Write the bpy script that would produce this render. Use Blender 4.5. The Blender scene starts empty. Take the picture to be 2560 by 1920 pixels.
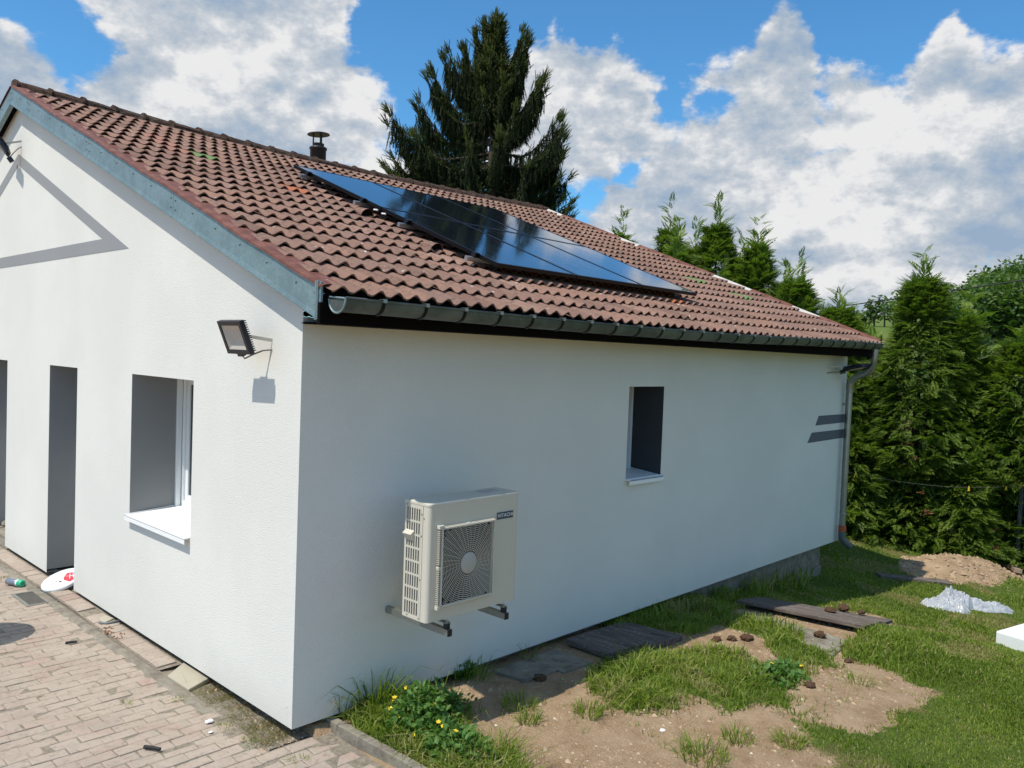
import bpy, bmesh, math, random
import numpy as np
from mathutils import Vector, Matrix
random.seed(7); RNG = np.random.default_rng(11)
R = math.radians
SC = bpy.context.scene
COL = SC.collection

# ------------------------------------------------------------------ camera
def look_axes(yaw, pitch, roll):
    yaw, pitch, roll = R(yaw), R(pitch), R(roll)
    f = Vector((math.cos(pitch)*math.cos(yaw), math.cos(pitch)*math.sin(yaw), math.sin(pitch)))
    r = Vector((math.sin(yaw), -math.cos(yaw), 0)); u = r.cross(f)
    return r*math.cos(roll)+u*math.sin(roll), -r*math.sin(roll)+u*math.cos(roll), f
cam_d = bpy.data.cameras.new('camera'); cam = bpy.data.objects.new('camera', cam_d); COL.objects.link(cam)
_r, _u, _f = look_axes(43.623, -2.093, 2.132)
cam.matrix_world = Matrix(((_r.x, _u.x, -_f.x, -2.787), (_r.y, _u.y, -_f.y, -4.478), (_r.z, _u.z, -_f.z, 2.437), (0, 0, 0, 1)))
cam_d.sensor_width = 36; cam_d.lens = 2040.9/2560*36; cam_d.clip_end = 3000; cam_d.clip_start = .05
SC.camera = cam

# ------------------------------------------------------------------ light
SUN = Vector((.474, -.048, -.879)).normalized()
sd = bpy.data.lights.new('sun', 'SUN'); sd.energy = 4.95; sd.angle = R(.53); sd.color = (1, .95, .86)
so = bpy.data.objects.new('sun', sd); so.rotation_euler = SUN.to_track_quat('-Z', 'Y').to_euler(); so.location = (0, 0, 20); COL.objects.link(so)
SC.view_settings.view_transform = 'Standard'; SC.view_settings.look = 'None'
SC.view_settings.exposure = -.12; SC.view_settings.gamma = 1; SC.view_settings.use_curve_mapping = False
try: SC.cycles.max_bounces = 8; SC.cycles.transparent_max_bounces = 8
except Exception: pass

BLOBS = [([0.25, 0.934, 0.256], 0.074), ([0.214, 0.948, 0.236], 0.085), ([0.337, 0.875, 0.347], 0.074), ([0.393, 0.857, 0.332], 0.068), ([0.45, 0.825, 0.342], 0.068), ([0.487, 0.795, 0.361], 0.045), ([0.333, 0.908, 0.254], 0.062), ([0.376, 0.885, 0.275], 0.068), ([0.426, 0.859, 0.283], 0.085), ([0.492, 0.818, 0.297], 0.085), ([0.536, 0.792, 0.293], 0.062), ([0.47, 0.856, 0.217], 0.096), ([0.4, 0.889, 0.222], 0.085), ([0.558, 0.794, 0.241], 0.051), ([0.523, 0.817, 0.243], 0.057), ([0.727, 0.606, 0.322], 0.06), ([0.766, 0.574, 0.289], 0.062), ([0.725, 0.636, 0.264], 0.068), ([0.753, 0.615, 0.234], 0.054), ([0.696, 0.649, 0.307], 0.062), ([0.815, 0.474, 0.334], 0.054), ([0.849, 0.419, 0.321], 0.06), ([0.854, 0.446, 0.267], 0.074), ([0.89, 0.353, 0.289], 0.068), ([0.915, 0.274, 0.295], 0.068), ([0.934, 0.215, 0.284], 0.062), ([0.921, 0.313, 0.231], 0.108), ([0.832, 0.524, 0.184], 0.062), ([0.871, 0.451, 0.193], 0.091), ([0.903, 0.379, 0.201], 0.102), ([0.95, 0.231, 0.211], 0.102), ([0.792, 0.587, 0.167], 0.051), ([0.847, 0.517, 0.12], 0.085), ([0.957, 0.251, 0.147], 0.085), ([0.907, 0.403, 0.121], 0.113), ([0.946, 0.301, 0.119], 0.091), ([0.857, 0.457, 0.238], 0.062), ([0.975, 0.19, 0.117], 0.074), ([0.796, 0.594, 0.119], 0.068), ([0.838, 0.541, 0.071], 0.074), ([0.892, 0.449, 0.057], 0.085), ([0.941, 0.335, 0.054], 0.085), ([0.965, 0.25, 0.075], 0.085), ([0.982, 0.177, 0.061], 0.085), ([0.921, 0.38, 0.079], 0.068), ([0.298, 0.935, 0.193], 0.085), ([0.21, 0.963, 0.17], 0.085), ([0.376, 0.913, 0.155], 0.085), ([0.303, 0.945, 0.122], 0.085), ([0.578, 0.793, 0.192], 0.045)]
HOLES = [([0.272, 0.913, 0.304], 0.054, 1.3), ([0.298, 0.912, 0.283], 0.04, 1.2), ([0.497, 0.825, 0.267], 0.027, .8), ([0.237, 0.92, 0.312], 0.034, 1.0), ([0.819, 0.489, 0.302], 0.027, .65), ([0.791, 0.518, 0.326], 0.03, .95), ([0.785, 0.581, 0.217], 0.026, .72), ([0.76, 0.619, 0.198], 0.034, .75), ([0.878, 0.379, 0.294], 0.017, .6), ([0.62, 0.716, 0.321], 0.085, 1.3), ([0.623, 0.69, 0.368], 0.091, 1.3), ([0.559, 0.749, 0.357], 0.045, 1.3), ([0.782, 0.492, 0.395], 0.085, 1.9), ([0.872, 0.327, 0.385], 0.085, 1.9), ([0.92, 0.19, 0.365], 0.07, 1.8), ([0.592, 0.746, 0.304], 0.034, 1.0), ([0.723, 0.585, 0.368], 0.034, 1.3), ([0.383, 0.878, 0.286], 0.016, 1.0), ([0.795, 0.531, 0.294], 0.024, 0.7)]

class NT:
    """tiny node-tree writer"""
    def __init__(s, t): s.t = t
    def n(s, typ, ins=None, **kw):
        nd = s.t.nodes.new(typ)
        for k, v in kw.items(): setattr(nd, k, v)
        for k, v in (ins or {}).items():
            if isinstance(v, bpy.types.NodeSocket): s.t.links.new(v, nd.inputs[k])
            elif v is not None: nd.inputs[k].default_value = v
        return nd
    def m(s, op, a, b=None, c=None, clamp=False):
        d = {0: a}
        if b is not None: d[1] = b
        if c is not None: d[2] = c
        return s.n('ShaderNodeMath', d, operation=op, use_clamp=clamp).outputs[0]
    def vm(s, op, a, b=None, out=0):
        d = {0: a}
        if b is not None: d[1] = b
        return s.n('ShaderNodeVectorMath', d, operation=op).outputs[out]
    def mr(s, v, a, b, c=0., d=1., smooth=True):
        return s.n('ShaderNodeMapRange', {0: v, 1: a, 2: b, 3: c, 4: d}, interpolation_type='SMOOTHSTEP' if smooth else 'LINEAR').outputs[0]
    def noise(s, vec, scale, detail=4., rough=.55, dist=0., out=0):
        return s.n('ShaderNodeTexNoise', {'Vector': vec, 'Scale': scale, 'Detail': detail, 'Roughness': rough, 'Distortion': dist}).outputs[out]
    def mix(s, f, a, b, bt='MIX'):
        nd = s.t.nodes.new('ShaderNodeMix'); nd.data_type = 'RGBA'; nd.blend_type = bt; nd.clamp_factor = True
        for i, v in ((0, f), (6, a), (7, b)):
            if isinstance(v, bpy.types.NodeSocket): s.t.links.new(v, nd.inputs[i])
            else:
                if i and len(v) == 3: v = (*v, 1)
                nd.inputs[i].default_value = v
        return nd.outputs[2]
    def ramp(s, f, stops, interp='LINEAR'):
        nd = s.n('ShaderNodeValToRGB', {0: f}); cr = nd.color_ramp; cr.interpolation = interp
        while len(cr.elements) > 1: cr.elements.remove(cr.elements[-1])
        for i, (p, c) in enumerate(stops):
            e = cr.elements[0] if i == 0 else cr.elements.new(p)
            e.position = p; e.color = (*c, 1) if len(c) == 3 else c
        return nd.outputs[0]

def build_world():
    w = bpy.data.worlds.new('World'); SC.world = w; w.use_nodes = True
    try: w.cycles.sampling_method = 'NONE'
    except Exception: pass
    t = w.node_tree; t.nodes.clear(); N = NT(t)
    # cloud density as a group, so that it can be evaluated twice (relief lighting)
    g = bpy.data.node_groups.new('cloud_density', 'ShaderNodeTree')
    g.interface.new_socket('Vector', in_out='INPUT', socket_type='NodeSocketVector')
    g.interface.new_socket('Density', in_out='OUTPUT', socket_type='NodeSocketFloat')
    g.interface.new_socket('Relief', in_out='OUTPUT', socket_type='NodeSocketFloat')
    G = NT(g); gi = g.nodes.new('NodeGroupInput'); go = g.nodes.new('NodeGroupOutput')
    P = gi.outputs[0]
    warp = G.noise(P, 9., 4., .6, 0., 1)
    W = G.vm('ADD', P, G.n('ShaderNodeVectorMath', {0: G.vm('SUBTRACT', warp, (.5, .5, .5)), 3: .09}, operation='SCALE').outputs[0])
    def field(lst):
        acc = None
        for it in lst:
            d = G.vm('DISTANCE', W, tuple(Vector(it[0]).normalized()), 1)
            r = it[1]*RS; wgt = it[2] if len(it) > 2 else 1.
            v = G.m('MULTIPLY_ADD', d, -wgt/(r*.95), wgt*1.25/.95)       # cone
            acc = v if acc is None else G.m('MAXIMUM', acc, v)
        return G.m('MINIMUM', G.m('MAXIMUM', acc, 0.), 1.1)
    RS = 1.28; B = field(BLOBS); RS = .95; H = field(HOLES)
    far = G.mr(G.vm('DISTANCE', P, tuple(Vector((.70, .68, .2)).normalized()), 1), .62, .78)
    low = G.mr(G.noise(P, 3.2, 2., .5), .50, .66)
    B = G.m('MAXIMUM', B, G.m('MULTIPLY', low, far))
    base = G.m('SUBTRACT', G.m('SUBTRACT', B, .20), G.m('MULTIPLY', H, .75))
    Ps = G.vm('MULTIPLY', P, (1., 1., 1.5))
    n1 = G.noise(Ps, 7.5, 9., .62, .0)
    n1b = G.noise(G.vm('ADD', Ps, (-.010, -.005, .026)), 7.5, 7., .62, .0)
    D = G.m('ADD', base, G.m('MULTIPLY', G.m('SUBTRACT', n1, .5), 2.9))
    g.links.new(D, go.inputs[0]); g.links.new(G.m('MULTIPLY', G.m('SUBTRACT', n1, n1b), 2.2), go.inputs[1])
    tc = N.n('ShaderNodeTexCoord'); V = N.vm('NORMALIZE', tc.outputs['Generated'])
    nd = t.nodes.new('ShaderNodeGroup'); nd.node_tree = g; t.links.new(V, nd.inputs[0])
    d0, rel = nd.outputs[0], nd.outputs[1]
    wisp = N.noise(N.vm('MULTIPLY', V, (1., 1., 2.2)), 20., 6., .65, .4)
    alpha = N.mr(N.m('ADD', d0, N.m('MULTIPLY', N.m('SUBTRACT', wisp, .5), .9)), -.05, .42)
    thick = N.mr(d0, .25, 1.5)
    soft = N.noise(N.vm('MULTIPLY', V, (1., 1., 2.6)), 4.5, 5., .55, .3)
    puff = N.noise(N.vm('MULTIPLY', V, (1., 1., 1.5)), 26., 6., .62)
    lit = N.m('ADD', N.m('ADD', N.m('MULTIPLY', rel, 1.9), .78), N.m('MULTIPLY', N.m('SUBTRACT', soft, .5), -2.6))
    lit = N.m('ADD', lit, N.m('MULTIPLY', N.m('SUBTRACT', puff, .5), .25))
    lit = N.m('SUBTRACT', lit, N.m('MULTIPLY', thick, .32))
    sep = N.n('ShaderNodeSeparateXYZ', {0: V})
    lit = N.m('SUBTRACT', lit, N.mr(sep.outputs[2], .02, .22, .30, 0.), clamp=True)
    cc = N.ramp(lit, [(0., (4.6, 6.2, 8.4)), (.3, (6.0, 7.2, 8.7)), (.6, (8.0, 8.7, 9.6)), (.85, (10.6, 10.9, 11.3)), (1., (12.2, 12.2, 12.3))])
    sky = N.n('ShaderNodeTexSky', sky_type='NISHITA', sun_disc=False)
    sky.sun_elevation = R(61.5); sky.sun_rotation = R(275.7); sky.altitude = 300; sky.air_density = 1.; sky.dust_density = .6; sky.ozone_density = 1.6
    skyc = N.mix(1., sky.outputs[0], (1.0, 2.0, 2.52), 'MULTIPLY')
    col = N.mix(alpha, skyc, cc)
    bg = N.n('ShaderNodeBackground', {'Color': col, 'Strength': .074})
    out = N.n('ShaderNodeOutputWorld', {'Surface': bg.outputs[0]})
build_world()

# ------------------------------------------------------------------ helpers
def tag(o, label=None, cat=None, group=None, kind=None):
    if label: o['label'] = label
    if cat: o['category'] = cat
    if group: o['group'] = group
    if kind: o['kind'] = kind
    return o
def empty(name, loc=(0, 0, 0)):
    e = bpy.data.objects.new(name, None); e.location = loc; e.empty_display_size = .2; COL.objects.link(e); return e
def parent(o, p):
    if p is None: return o
    o.parent = p
    m = Matrix.Identity(4); q = p
    chain = []
    while q: chain.append(q); q = q.parent
    for q in reversed(chain):
        m = m @ q.matrix_parent_inverse @ q.matrix_basis
    o.matrix_parent_inverse = m.inverted()
    return o
def link(name, me, mat=None, par=None):
    o = bpy.data.objects.new(name, me); COL.objects.link(o)
    if mat and not me.materials: me.materials.append(mat)
    return parent(o, par)
def bevel(o, w=.004, seg=2):
    m = o.modifiers.new('bevel', 'BEVEL'); m.width = w; m.segments = seg; m.limit_method = 'ANGLE'; m.angle_limit = R(40)
    return o

class MB:
    """collects simple solids, built as ONE mesh"""
    def __init__(s): s.v = []; s.f = []; s.s = []
    def add(s, vs, fs, smooth=False):
        k = len(s.v); s.v += [tuple(v) for v in vs]
        for f in fs: s.f.append([i+k for i in f]); s.s.append(smooth)
        return s
    def box(s, a, b, rot=None, org=None):
        x0, y0, z0 = a; x1, y1, z1 = b
        vs = [Vector(p) for p in ((x0, y0, z0), (x1, y0, z0), (x1, y1, z0), (x0, y1, z0), (x0, y0, z1), (x1, y0, z1), (x1, y1, z1), (x0, y1, z1))]
        if rot is not None:
            o = Vector(org or (0, 0, 0)); vs = [rot @ (v-o) + o for v in vs]
        return s.add(vs, [(0, 3, 2, 1), (4, 5, 6, 7), (0, 1, 5, 4), (1, 2, 6, 5), (2, 3, 7, 6), (3, 0, 4, 7)])
    def quad(s, *p): return s.add(p, [(0, 1, 2, 3)])
    def tube(s, pts, r, n=10, cap=True, smooth=True):
        pts = [Vector(p) for p in pts]; rs = r if isinstance(r, (list, tuple)) else [r]*len(pts)
        rings = []; up = None
        for i, p in enumerate(pts):
            d = (pts[min(i+1, len(pts)-1)]-pts[max(i-1, 0)]).normalized()
            if up is None: up = d.orthogonal().normalized()
            up = (up - d*up.dot(d)).normalized(); sd_ = d.cross(up)
            rings.append([p+(up*math.cos(2*math.pi*j/n)+sd_*math.sin(2*math.pi*j/n))*rs[i] for j in range(n)])
        vs = [v for rg in rings for v in rg]; fs = []
        for i in range(len(pts)-1):
            for j in range(n):
                a = i*n+j; b = i*n+(j+1) % n; fs.append((a, b, b+n, a+n))
        s.add(vs, fs, smooth)
        if cap:
            s.add(rings[0], [tuple(range(n))[::-1]]); s.add(rings[-1], [tuple(range(n))])
        return s
    def lathe(s, prof, c, axis=(0, 0, 1), n=24, smooth=True):
        """prof: list of (radius, height) along axis"""
        ax = Vector(axis).normalized(); u = ax.orthogonal().normalized(); w = ax.cross(u); c = Vector(c)
        vs = []; fs = []
        for (r, h) in prof:
            for j in range(n):
                a = 2*math.pi*j/n; vs.append(c+ax*h+(u*math.cos(a)+w*math.sin(a))*r)
        for i in range(len(prof)-1):
            for j in range(n):
                a = i*n+j; b = i*n+(j+1) % n; fs.append((a, b, b+n, a+n))
        s.add(vs, fs, smooth)
        for i, rev in ((0, True), (len(prof)-1, False)):
            if prof[i][0] > 1e-5:
                idx = list(range(n)); s.add(vs[i*n:(i+1)*n], [tuple(idx[::-1] if rev else idx)])
        return s
    def prism(s, poly, vec):
        """closed polygon (3D points, counted so that the normal faces away from vec) swept by vec"""
        n = len(poly); a = [Vector(p) for p in poly]; b = [p+Vector(vec) for p in a]
        fs = [tuple(range(n)), tuple(range(2*n-1, n-1, -1))]
        for i in range(n):
            j = (i+1) % n; fs.append((j, i, i+n, j+n))
        return s.add(a+b, fs)
    def mesh(s, name):
        me = bpy.data.meshes.new(name); me.from_pydata(s.v, [], s.f)
        me.polygons.foreach_set('use_smooth', s.s); me.update()
        return me
    def build(s, name, mat, par=None, kind=None, fix=True):
        me = s.mesh(name)
        if fix:
            bm = bmesh.new(); bm.from_mesh(me); bmesh.ops.recalc_face_normals(bm, faces=bm.faces); bm.to_mesh(me); bm.free()
        o = link(name, me, mat, par)
        if kind: o['kind'] = kind
        return o

def np_mesh(name, V, F, attrs=None, smooth=False):
    """V (n,3), F (m,k) all faces with k corners"""
    me = bpy.data.meshes.new(name); V = np.asarray(V, np.float32); F = np.asarray(F, np.int32)
    m, k = F.shape
    me.vertices.add(len(V)); me.vertices.foreach_set('co', V.ravel())
    me.loops.add(m*k); me.loops.foreach_set('vertex_index', F.ravel())
    me.polygons.add(m); me.polygons.foreach_set('loop_start', np.arange(0, m*k, k, dtype=np.int32))
    try: me.polygons.foreach_set('loop_total', np.full(m, k, np.int32))
    except Exception: pass
    me.polygons.foreach_set('use_smooth', np.full(m, smooth))
    me.update(calc_edges=True); me.validate()
    for n_, a in (attrs or {}).items():
        at = me.attributes.new(n_, 'FLOAT', 'POINT'); at.data.foreach_set('value', np.asarray(a, np.float32))
    return me

def sm(t): t = np.clip(t, 0, 1); return t*t*(3-2*t)
_tab = np.random.default_rng(5).random((256, 256))
def vnoise(x, y, seed=0):
    x = np.asarray(x, float)+seed*17.3; y = np.asarray(y, float)+seed*9.1
    xi = np.floor(x).astype(int); yi = np.floor(y).astype(int); fx = sm(x-xi); fy = sm(y-yi)
    t = lambda i, j: _tab[i % 256, j % 256]
    return (t(xi, yi)*(1-fx)+t(xi+1, yi)*fx)*(1-fy)+(t(xi, yi+1)*(1-fx)+t(xi+1, yi+1)*fx)*fy
def fbm(x, y, seed=0, o=4):
    a = 0; w = .5; tot = 0
    for i in range(o): a = a+w*vnoise(x*2**i, y*2**i, seed+i); tot += w; w *= .5
    return a/tot

# ------------------------------------------------------------------ materials
def mat(name, fn, disp=None):
    m = bpy.data.materials.new(name); m.use_nodes = True; t = m.node_tree; t.nodes.clear(); N = NT(t)
    b = N.n('ShaderNodeBsdfPrincipled'); o = N.n('ShaderNodeOutputMaterial', {'Surface': b.outputs[0]})
    fn(N, b, o); return m
def setp(N, b, **kw):
    nm = dict(col='Base Color', rough='Roughness', metal='Metallic', spec='Specular IOR Level', norm='Normal', coat='Coat Weight', coatr='Coat Roughness', trans='Transmission Weight', alpha='Alpha', ss='Subsurface Weight')
    for k, v in kw.items():
        i = b.inputs[nm[k]]
        if isinstance(v, bpy.types.NodeSocket): N.t.links.new(v, i)
        else: i.default_value = (*v, 1) if (isinstance(v, tuple) and len(v) == 3) else v
def bump(N, h, strength=.5, dist=.01):
    return N.n('ShaderNodeBump', {'Height': h, 'Strength': strength, 'Distance': dist}).outputs[0]
def objco(N): return N.n('ShaderNodeTexCoord').outputs['Object']
def wpos(N): return N.n('ShaderNodeNewGeometry').outputs['Position']
def simple(name, col, rough=.6, metal=0., var=.0, scale=8., bmp=0., bscale=60., **kw):
    def fn(N, b, o):
        c = (*col, 1); P = wpos(N)
        if var: c = N.mix(N.noise(P, scale, 5.), tuple(x*(1-var) for x in col), tuple(min(1, x*(1+var)) for x in col))
        setp(N, b, col=c, rough=rough, metal=metal, **kw)
        if bmp: setp(N, b, norm=bump(N, N.noise(P, bscale, 4.), bmp, .004))
    return mat(name, fn)

def f_plaster(base, dirt=.06):
    def fn(N, b, o):
        P = wpos(N)
        big = N.noise(P, .9, 4.); mid = N.noise(P, 6., 5.)
        c = N.mix(N.mr(big, .35, .7), tuple(x*(1-dirt) for x in base), base)
        c = N.mix(N.mr(mid, .55, .8, 0., .35), c, tuple(x*.93 for x in base))
        sp = N.n('ShaderNodeSeparateXYZ', {0: P})
        # splash dirt just above the ground and faint rain streaks under the brackets
        dz = N.mr(N.m('ADD', sp.outputs[2], N.m('MULTIPLY', N.noise(P, 5., 4.), .25)), .42, .08, 0., .35)
        c = N.mix(dz, c, tuple(x*y for x, y in zip(base, (.80, .76, .70))))
        grain = N.noise(P, 160., 3., .6)
        c = N.mix(N.mr(grain, .35, .7, 0., .10), c, tuple(x*.8 for x in base))
        setp(N, b, col=c, rough=.92, spec=.25)
        v = N.n('ShaderNodeTexVoronoi', {'Vector': P, 'Scale': 190.}, feature='F1').outputs['Distance']
        h = N.m('ADD', N.m('MULTIPLY', v, -.6), N.noise(P, 120., 4., .6))
        setp(N, b, norm=bump(N, h, .6, .004))
    return fn
M = {}
M['plaster'] = mat('white_render', f_plaster((.75, .735, .68)))
M['plaster_grey'] = mat('grey_render', f_plaster((.30, .305, .31), .04))
M['stripe'] = mat('dark_grey_render', f_plaster((.13, .135, .155), .04))
M['reveal'] = simple('grey_reveal_paint', (.25, .25, .245), .85, var=.05, bmp=.3, bscale=200)
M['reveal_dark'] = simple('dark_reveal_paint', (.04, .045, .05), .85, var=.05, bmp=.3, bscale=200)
def f_tile(N, b, o):
    g = N.n('ShaderNodeNewGeometry'); P = g.outputs['Position']; oi = N.n('ShaderNodeObjectInfo')
    r = N.m('FRACT', N.m('ADD', g.outputs['Random Per Island'], oi.outputs['Random']))
    c = N.ramp(r, [(0., (.18, .103, .077)), (.3, (.235, .135, .10)), (.55, (.275, .155, .11)), (.8, (.215, .13, .10)), (1., (.30, .18, .135))])
    n = N.noise(P, 22., 6., .62); n2 = N.noise(P, 3.2, 4.)
    c = N.mix(N.mr(n, .48, .70, 0., .7), c, (.10, .072, .060))          # soot and algae mottling
    c = N.mix(N.mr(N.noise(P, 75., 4., .6), .55, .72, 0., .6), c, (.32, .21, .165))   # worn-off grains
    c = N.mix(N.mr(n2, .5, .75, 0., .35), c, (.22, .135, .10))
    lich = N.m('MULTIPLY', N.mr(N.noise(P, 7., 2.), .60, .68), N.mr(N.noise(P, 30., 3.), .60, .64))
    c = N.mix(lich, c, (.50, .47, .42))
    setp(N, b, col=c, rough=.9, spec=.2, norm=bump(N, N.noise(P, 130., 5., .7), .6, .004))
M['tile'] = mat('weathered_clay_tile', f_tile)
def f_tile2(base):
    def fn(N, b, o):
        P = wpos(N); c = N.mix(N.noise(P, 30., 5.), tuple(x*.8 for x in base), tuple(x*1.15 for x in base))
        c = N.mix(N.mr(N.noise(P, 14., 4.), .55, .75, 0., .6), c, (.13, .08, .06))
        setp(N, b, col=c, rough=.88, spec=.2, norm=bump(N, N.noise(P, 150., 5.), .5, .003))
    return fn
M['tile_new'] = mat('newer_orange_tile', f_tile2((.36, .125, .06)))
M['tile_pink'] = mat('salmon_tile', f_tile2((.30, .15, .11)))
M['tile_green'] = mat('mossy_tile', f_tile2((.14, .21, .08)))
def f_ridge(N, b, o):
    P = wpos(N); oi = N.n('ShaderNodeObjectInfo')
    c = N.ramp(N.noise(P, 16., 7., .68, .3), [(.25, (.018, .014, .012)), (.42, (.055, .036, .028)), (.54, (.11, .07, .052)), (.64, (.15, .125, .10)), (.8, (.36, .33, .29))])
    c = N.mix(N.m('MULTIPLY', oi.outputs['Random'], .4), c, (.13, .065, .045))
    setp(N, b, col=c, rough=.95, spec=.15, norm=bump(N, N.noise(P, 50., 6., .75), 1., .03))
M['ridge'] = mat('mossy_ridge_cap', f_ridge)
def f_zinc(N, b, o):
    P = wpos(N); oi = N.n('ShaderNodeObjectInfo')
    v = N.n('ShaderNodeTexVoronoi', {'Vector': P, 'Scale': 55.}, feature='F1').outputs['Color']
    s = N.n('ShaderNodeSeparateColor', {0: v}).outputs[0]
    c = N.mix(s, (.19, .27, .285), (.25, .335, .35))
    c = N.mix(N.mr(N.noise(P, 3., 5., .6), .4, .7), c, (.17, .235, .25))
    c = N.mix(N.mr(N.noise(P, 26., 4., .7), .66, .72, 0., .5), c, (.62, .64, .62))
    setp(N, b, col=c, rough=N.mr(N.noise(P, 12., 4.), .3, .7, .42, .62), metal=.45)
M['zinc'] = mat('galvanised_zinc', f_zinc)
def f_gutter(N, b, o):
    P = wpos(N)
    c = N.mix(N.mr(N.noise(P, 5., 6., .65), .35, .65), (.07, .085, .078), (.13, .15, .135))
    c = N.mix(N.mr(N.noise(P, 30., 4., .7), .64, .72, 0., .4), c, (.40, .40, .36))
    setp(N, b, col=c, rough=.5, metal=.25)
M['gutter'] = mat('dull_zinc_gutter', f_gutter)
def f_pipe(N, b, o):
    P = wpos(N); c = N.mix(N.noise(P, 7., 5.), (.22, .235, .22), (.36, .37, .35)); setp(N, b, col=c, rough=.3, metal=.8)
M['pipe'] = mat('zinc_downpipe', f_pipe)
def f_rust(N, b, o):
    P = wpos(N)
    c = N.mix(N.mr(N.noise(P, 9., 6., .65), .35, .7), (.13, .045, .028), (.21, .085, .058))
    c = N.mix(N.mr(N.noise(P, 30., 5., .7), .64, .7, 0., .7), c, (.45, .38, .32))
    setp(N, b, col=c, rough=.6, spec=.35, norm=bump(N, N.noise(P, 40., 4.), .2, .003))
M['verge'] = mat('red_brown_verge_flashing', f_rust)
M['verge_bare'] = simple('bare_mortar_verge', (.52, .48, .43), .9, var=.25, scale=20, bmp=.6)
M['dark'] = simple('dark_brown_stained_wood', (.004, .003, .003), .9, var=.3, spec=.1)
M['gutter_rust'] = simple('rusty_debris', (.16, .06, .035), .9, var=.5, scale=40)
M['screw'] = simple('screw_heads', (.10, .12, .13), .4, .7)
def f_panel(N, b, o):
    P = wpos(N)
    w = N.noise(N.vm('MULTIPLY', P, (40., 3., 3.)), 1.5, 3.)
    c = N.mix(w, (.004, .006, .012), (.007, .010, .020))
    setp(N, b, col=c, rough=N.mr(N.noise(N.vm('MULTIPLY', P, (9., 1., 1.)), 2., 3.), .3, .7, .045, .13), spec=.6, coat=.5, coatr=.05)
    setp(N, b, norm=bump(N, N.noise(N.vm('MULTIPLY', P, (22., 1.2, 1.2)), 1., 2.), .05, .004))
M['panel'] = mat('solar_glass', f_panel)
M['black_metal'] = simple('black_anodised_frame', (.012, .012, .014), .35, .6)
M['alu'] = simple('raw_aluminium', (.55, .55, .55), .35, .85, var=.1)
M['black_paint'] = simple('matt_black_flue_paint', (.022, .022, .024), .45, .2, var=.2)
M['ac'] = simple('beige_painted_steel', (.58, .54, .45), .38, var=.03, scale=3)
M['ac_dark'] = simple('dark_fan_interior', (.035, .035, .035), .6)
M['ac_coil'] = simple('dark_coil_fins', (.06, .085, .085), .5, .3, var=.3, scale=60)
M['ac_hub'] = simple('grey_fan_hub', (.42, .40, .36), .45)
M['badge'] = simple('slate_badge', (.05, .07, .10), .4)
M['letters'] = simple('badge_lettering', (.72, .72, .68), .4)
M['galv'] = simple('galvanised_bracket', (.34, .34, .31), .35, .75, var=.2, scale=30)
M['rubber'] = simple('black_rubber', (.012, .012, .012), .7)
M['white_pvc'] = simple('white_pvc', (.80, .81, .80), .35)
M['white_sill'] = simple('white_aluminium_sill', (.84, .85, .84), .4)
M['glass'] = simple('dark_window_glass', (.012, .016, .02), .03, spec=.8)
M['lamp_body'] = simple('dark_navy_lamp_housing', (.018, .020, .030), .4, .3)
def f_lampglass(N, b, o):
    setp(N, b, col=(.02, .02, .02), rough=.05, spec=.5); tr = N.n('ShaderNodeBsdfTransparent')
    mx = N.n('ShaderNodeMixShader', {0: .07, 1: tr.outputs[0], 2: b.outputs[0]}); N.t.links.new(mx.outputs[0], o.inputs['Surface'])
M['lamp_glass'] = mat('lamp_front_glass', f_lampglass)
M['reflector'] = simple('satin_reflector', (.55, .50, .45), .6, .0)
M['bracket_cream'] = simple('cream_lamp_bracket', (.48, .46, .38), .45, .2)
M['cable'] = simple('grey_cable', (.16, .15, .14), .6)
def f_conc(N, b, o):
    P = wpos(N)
    c = N.ramp(N.noise(P, 9., 7., .65), [(.25, (.13, .11, .085)), (.5, (.24, .21, .165)), (.75, (.34, .31, .255))])
    c = N.mix(N.mr(N.noise(P, 70., 4., .7), .6, .75, 0., .5), c, (.42, .39, .33))
    setp(N, b, col=c, rough=.93, spec=.2, norm=bump(N, N.noise(P, 45., 7., .7), .8, .012))
M['concrete'] = mat('weathered_concrete', f_conc)
def f_stone(N, b, o):
    P = wpos(N); c = N.mix(N.noise(P, 14., 6.), (.36, .32, .24), (.42, .38, .29))
    setp(N, b, col=c, rough=.9, norm=bump(N, N.noise(P, 50., 5., .7), .6, .006))
M['stone'] = mat('pale_sandstone', f_stone)
def f_paver(N, b, o):
    g = N.n('ShaderNodeNewGeometry'); P = g.outputs['Position']; oi = N.n('ShaderNodeObjectInfo')
    r = N.m('FRACT', N.m('ADD', g.outputs['Random Per Island'], oi.outputs['Random']))
    c = N.ramp(r, [(0., (.33, .225, .185)), (.3, (.36, .275, .225)), (.6, (.39, .30, .24)), (.8, (.31, .24, .20)), (1., (.40, .255, .21))])
    c = N.mix(N.mr(N.noise(P, 2.2, 5., .6), .30, .62, .25, .95), c, (.43, .355, .285))       # dusted with sand
    c = N.mix(N.mr(N.noise(P, 26., 6., .7), .5, .7, 0., .7), c, (.235, .18, .145))
    c = N.mix(N.mr(N.noise(P, 8., 6., .7), .5, .62, 0., .7), c, (.36, .31, .25))
    c = N.mix(N.mr(N.noise(P, 95., 4., .7), .6, .7, 0., .7), c, (.50, .45, .38))
    setp(N, b, col=c, rough=.93, spec=.2, norm=bump(N, N.noise(P, 70., 6., .75), .9, .008))
M['paver'] = mat('dusty_concrete_paver', f_paver)
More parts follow.
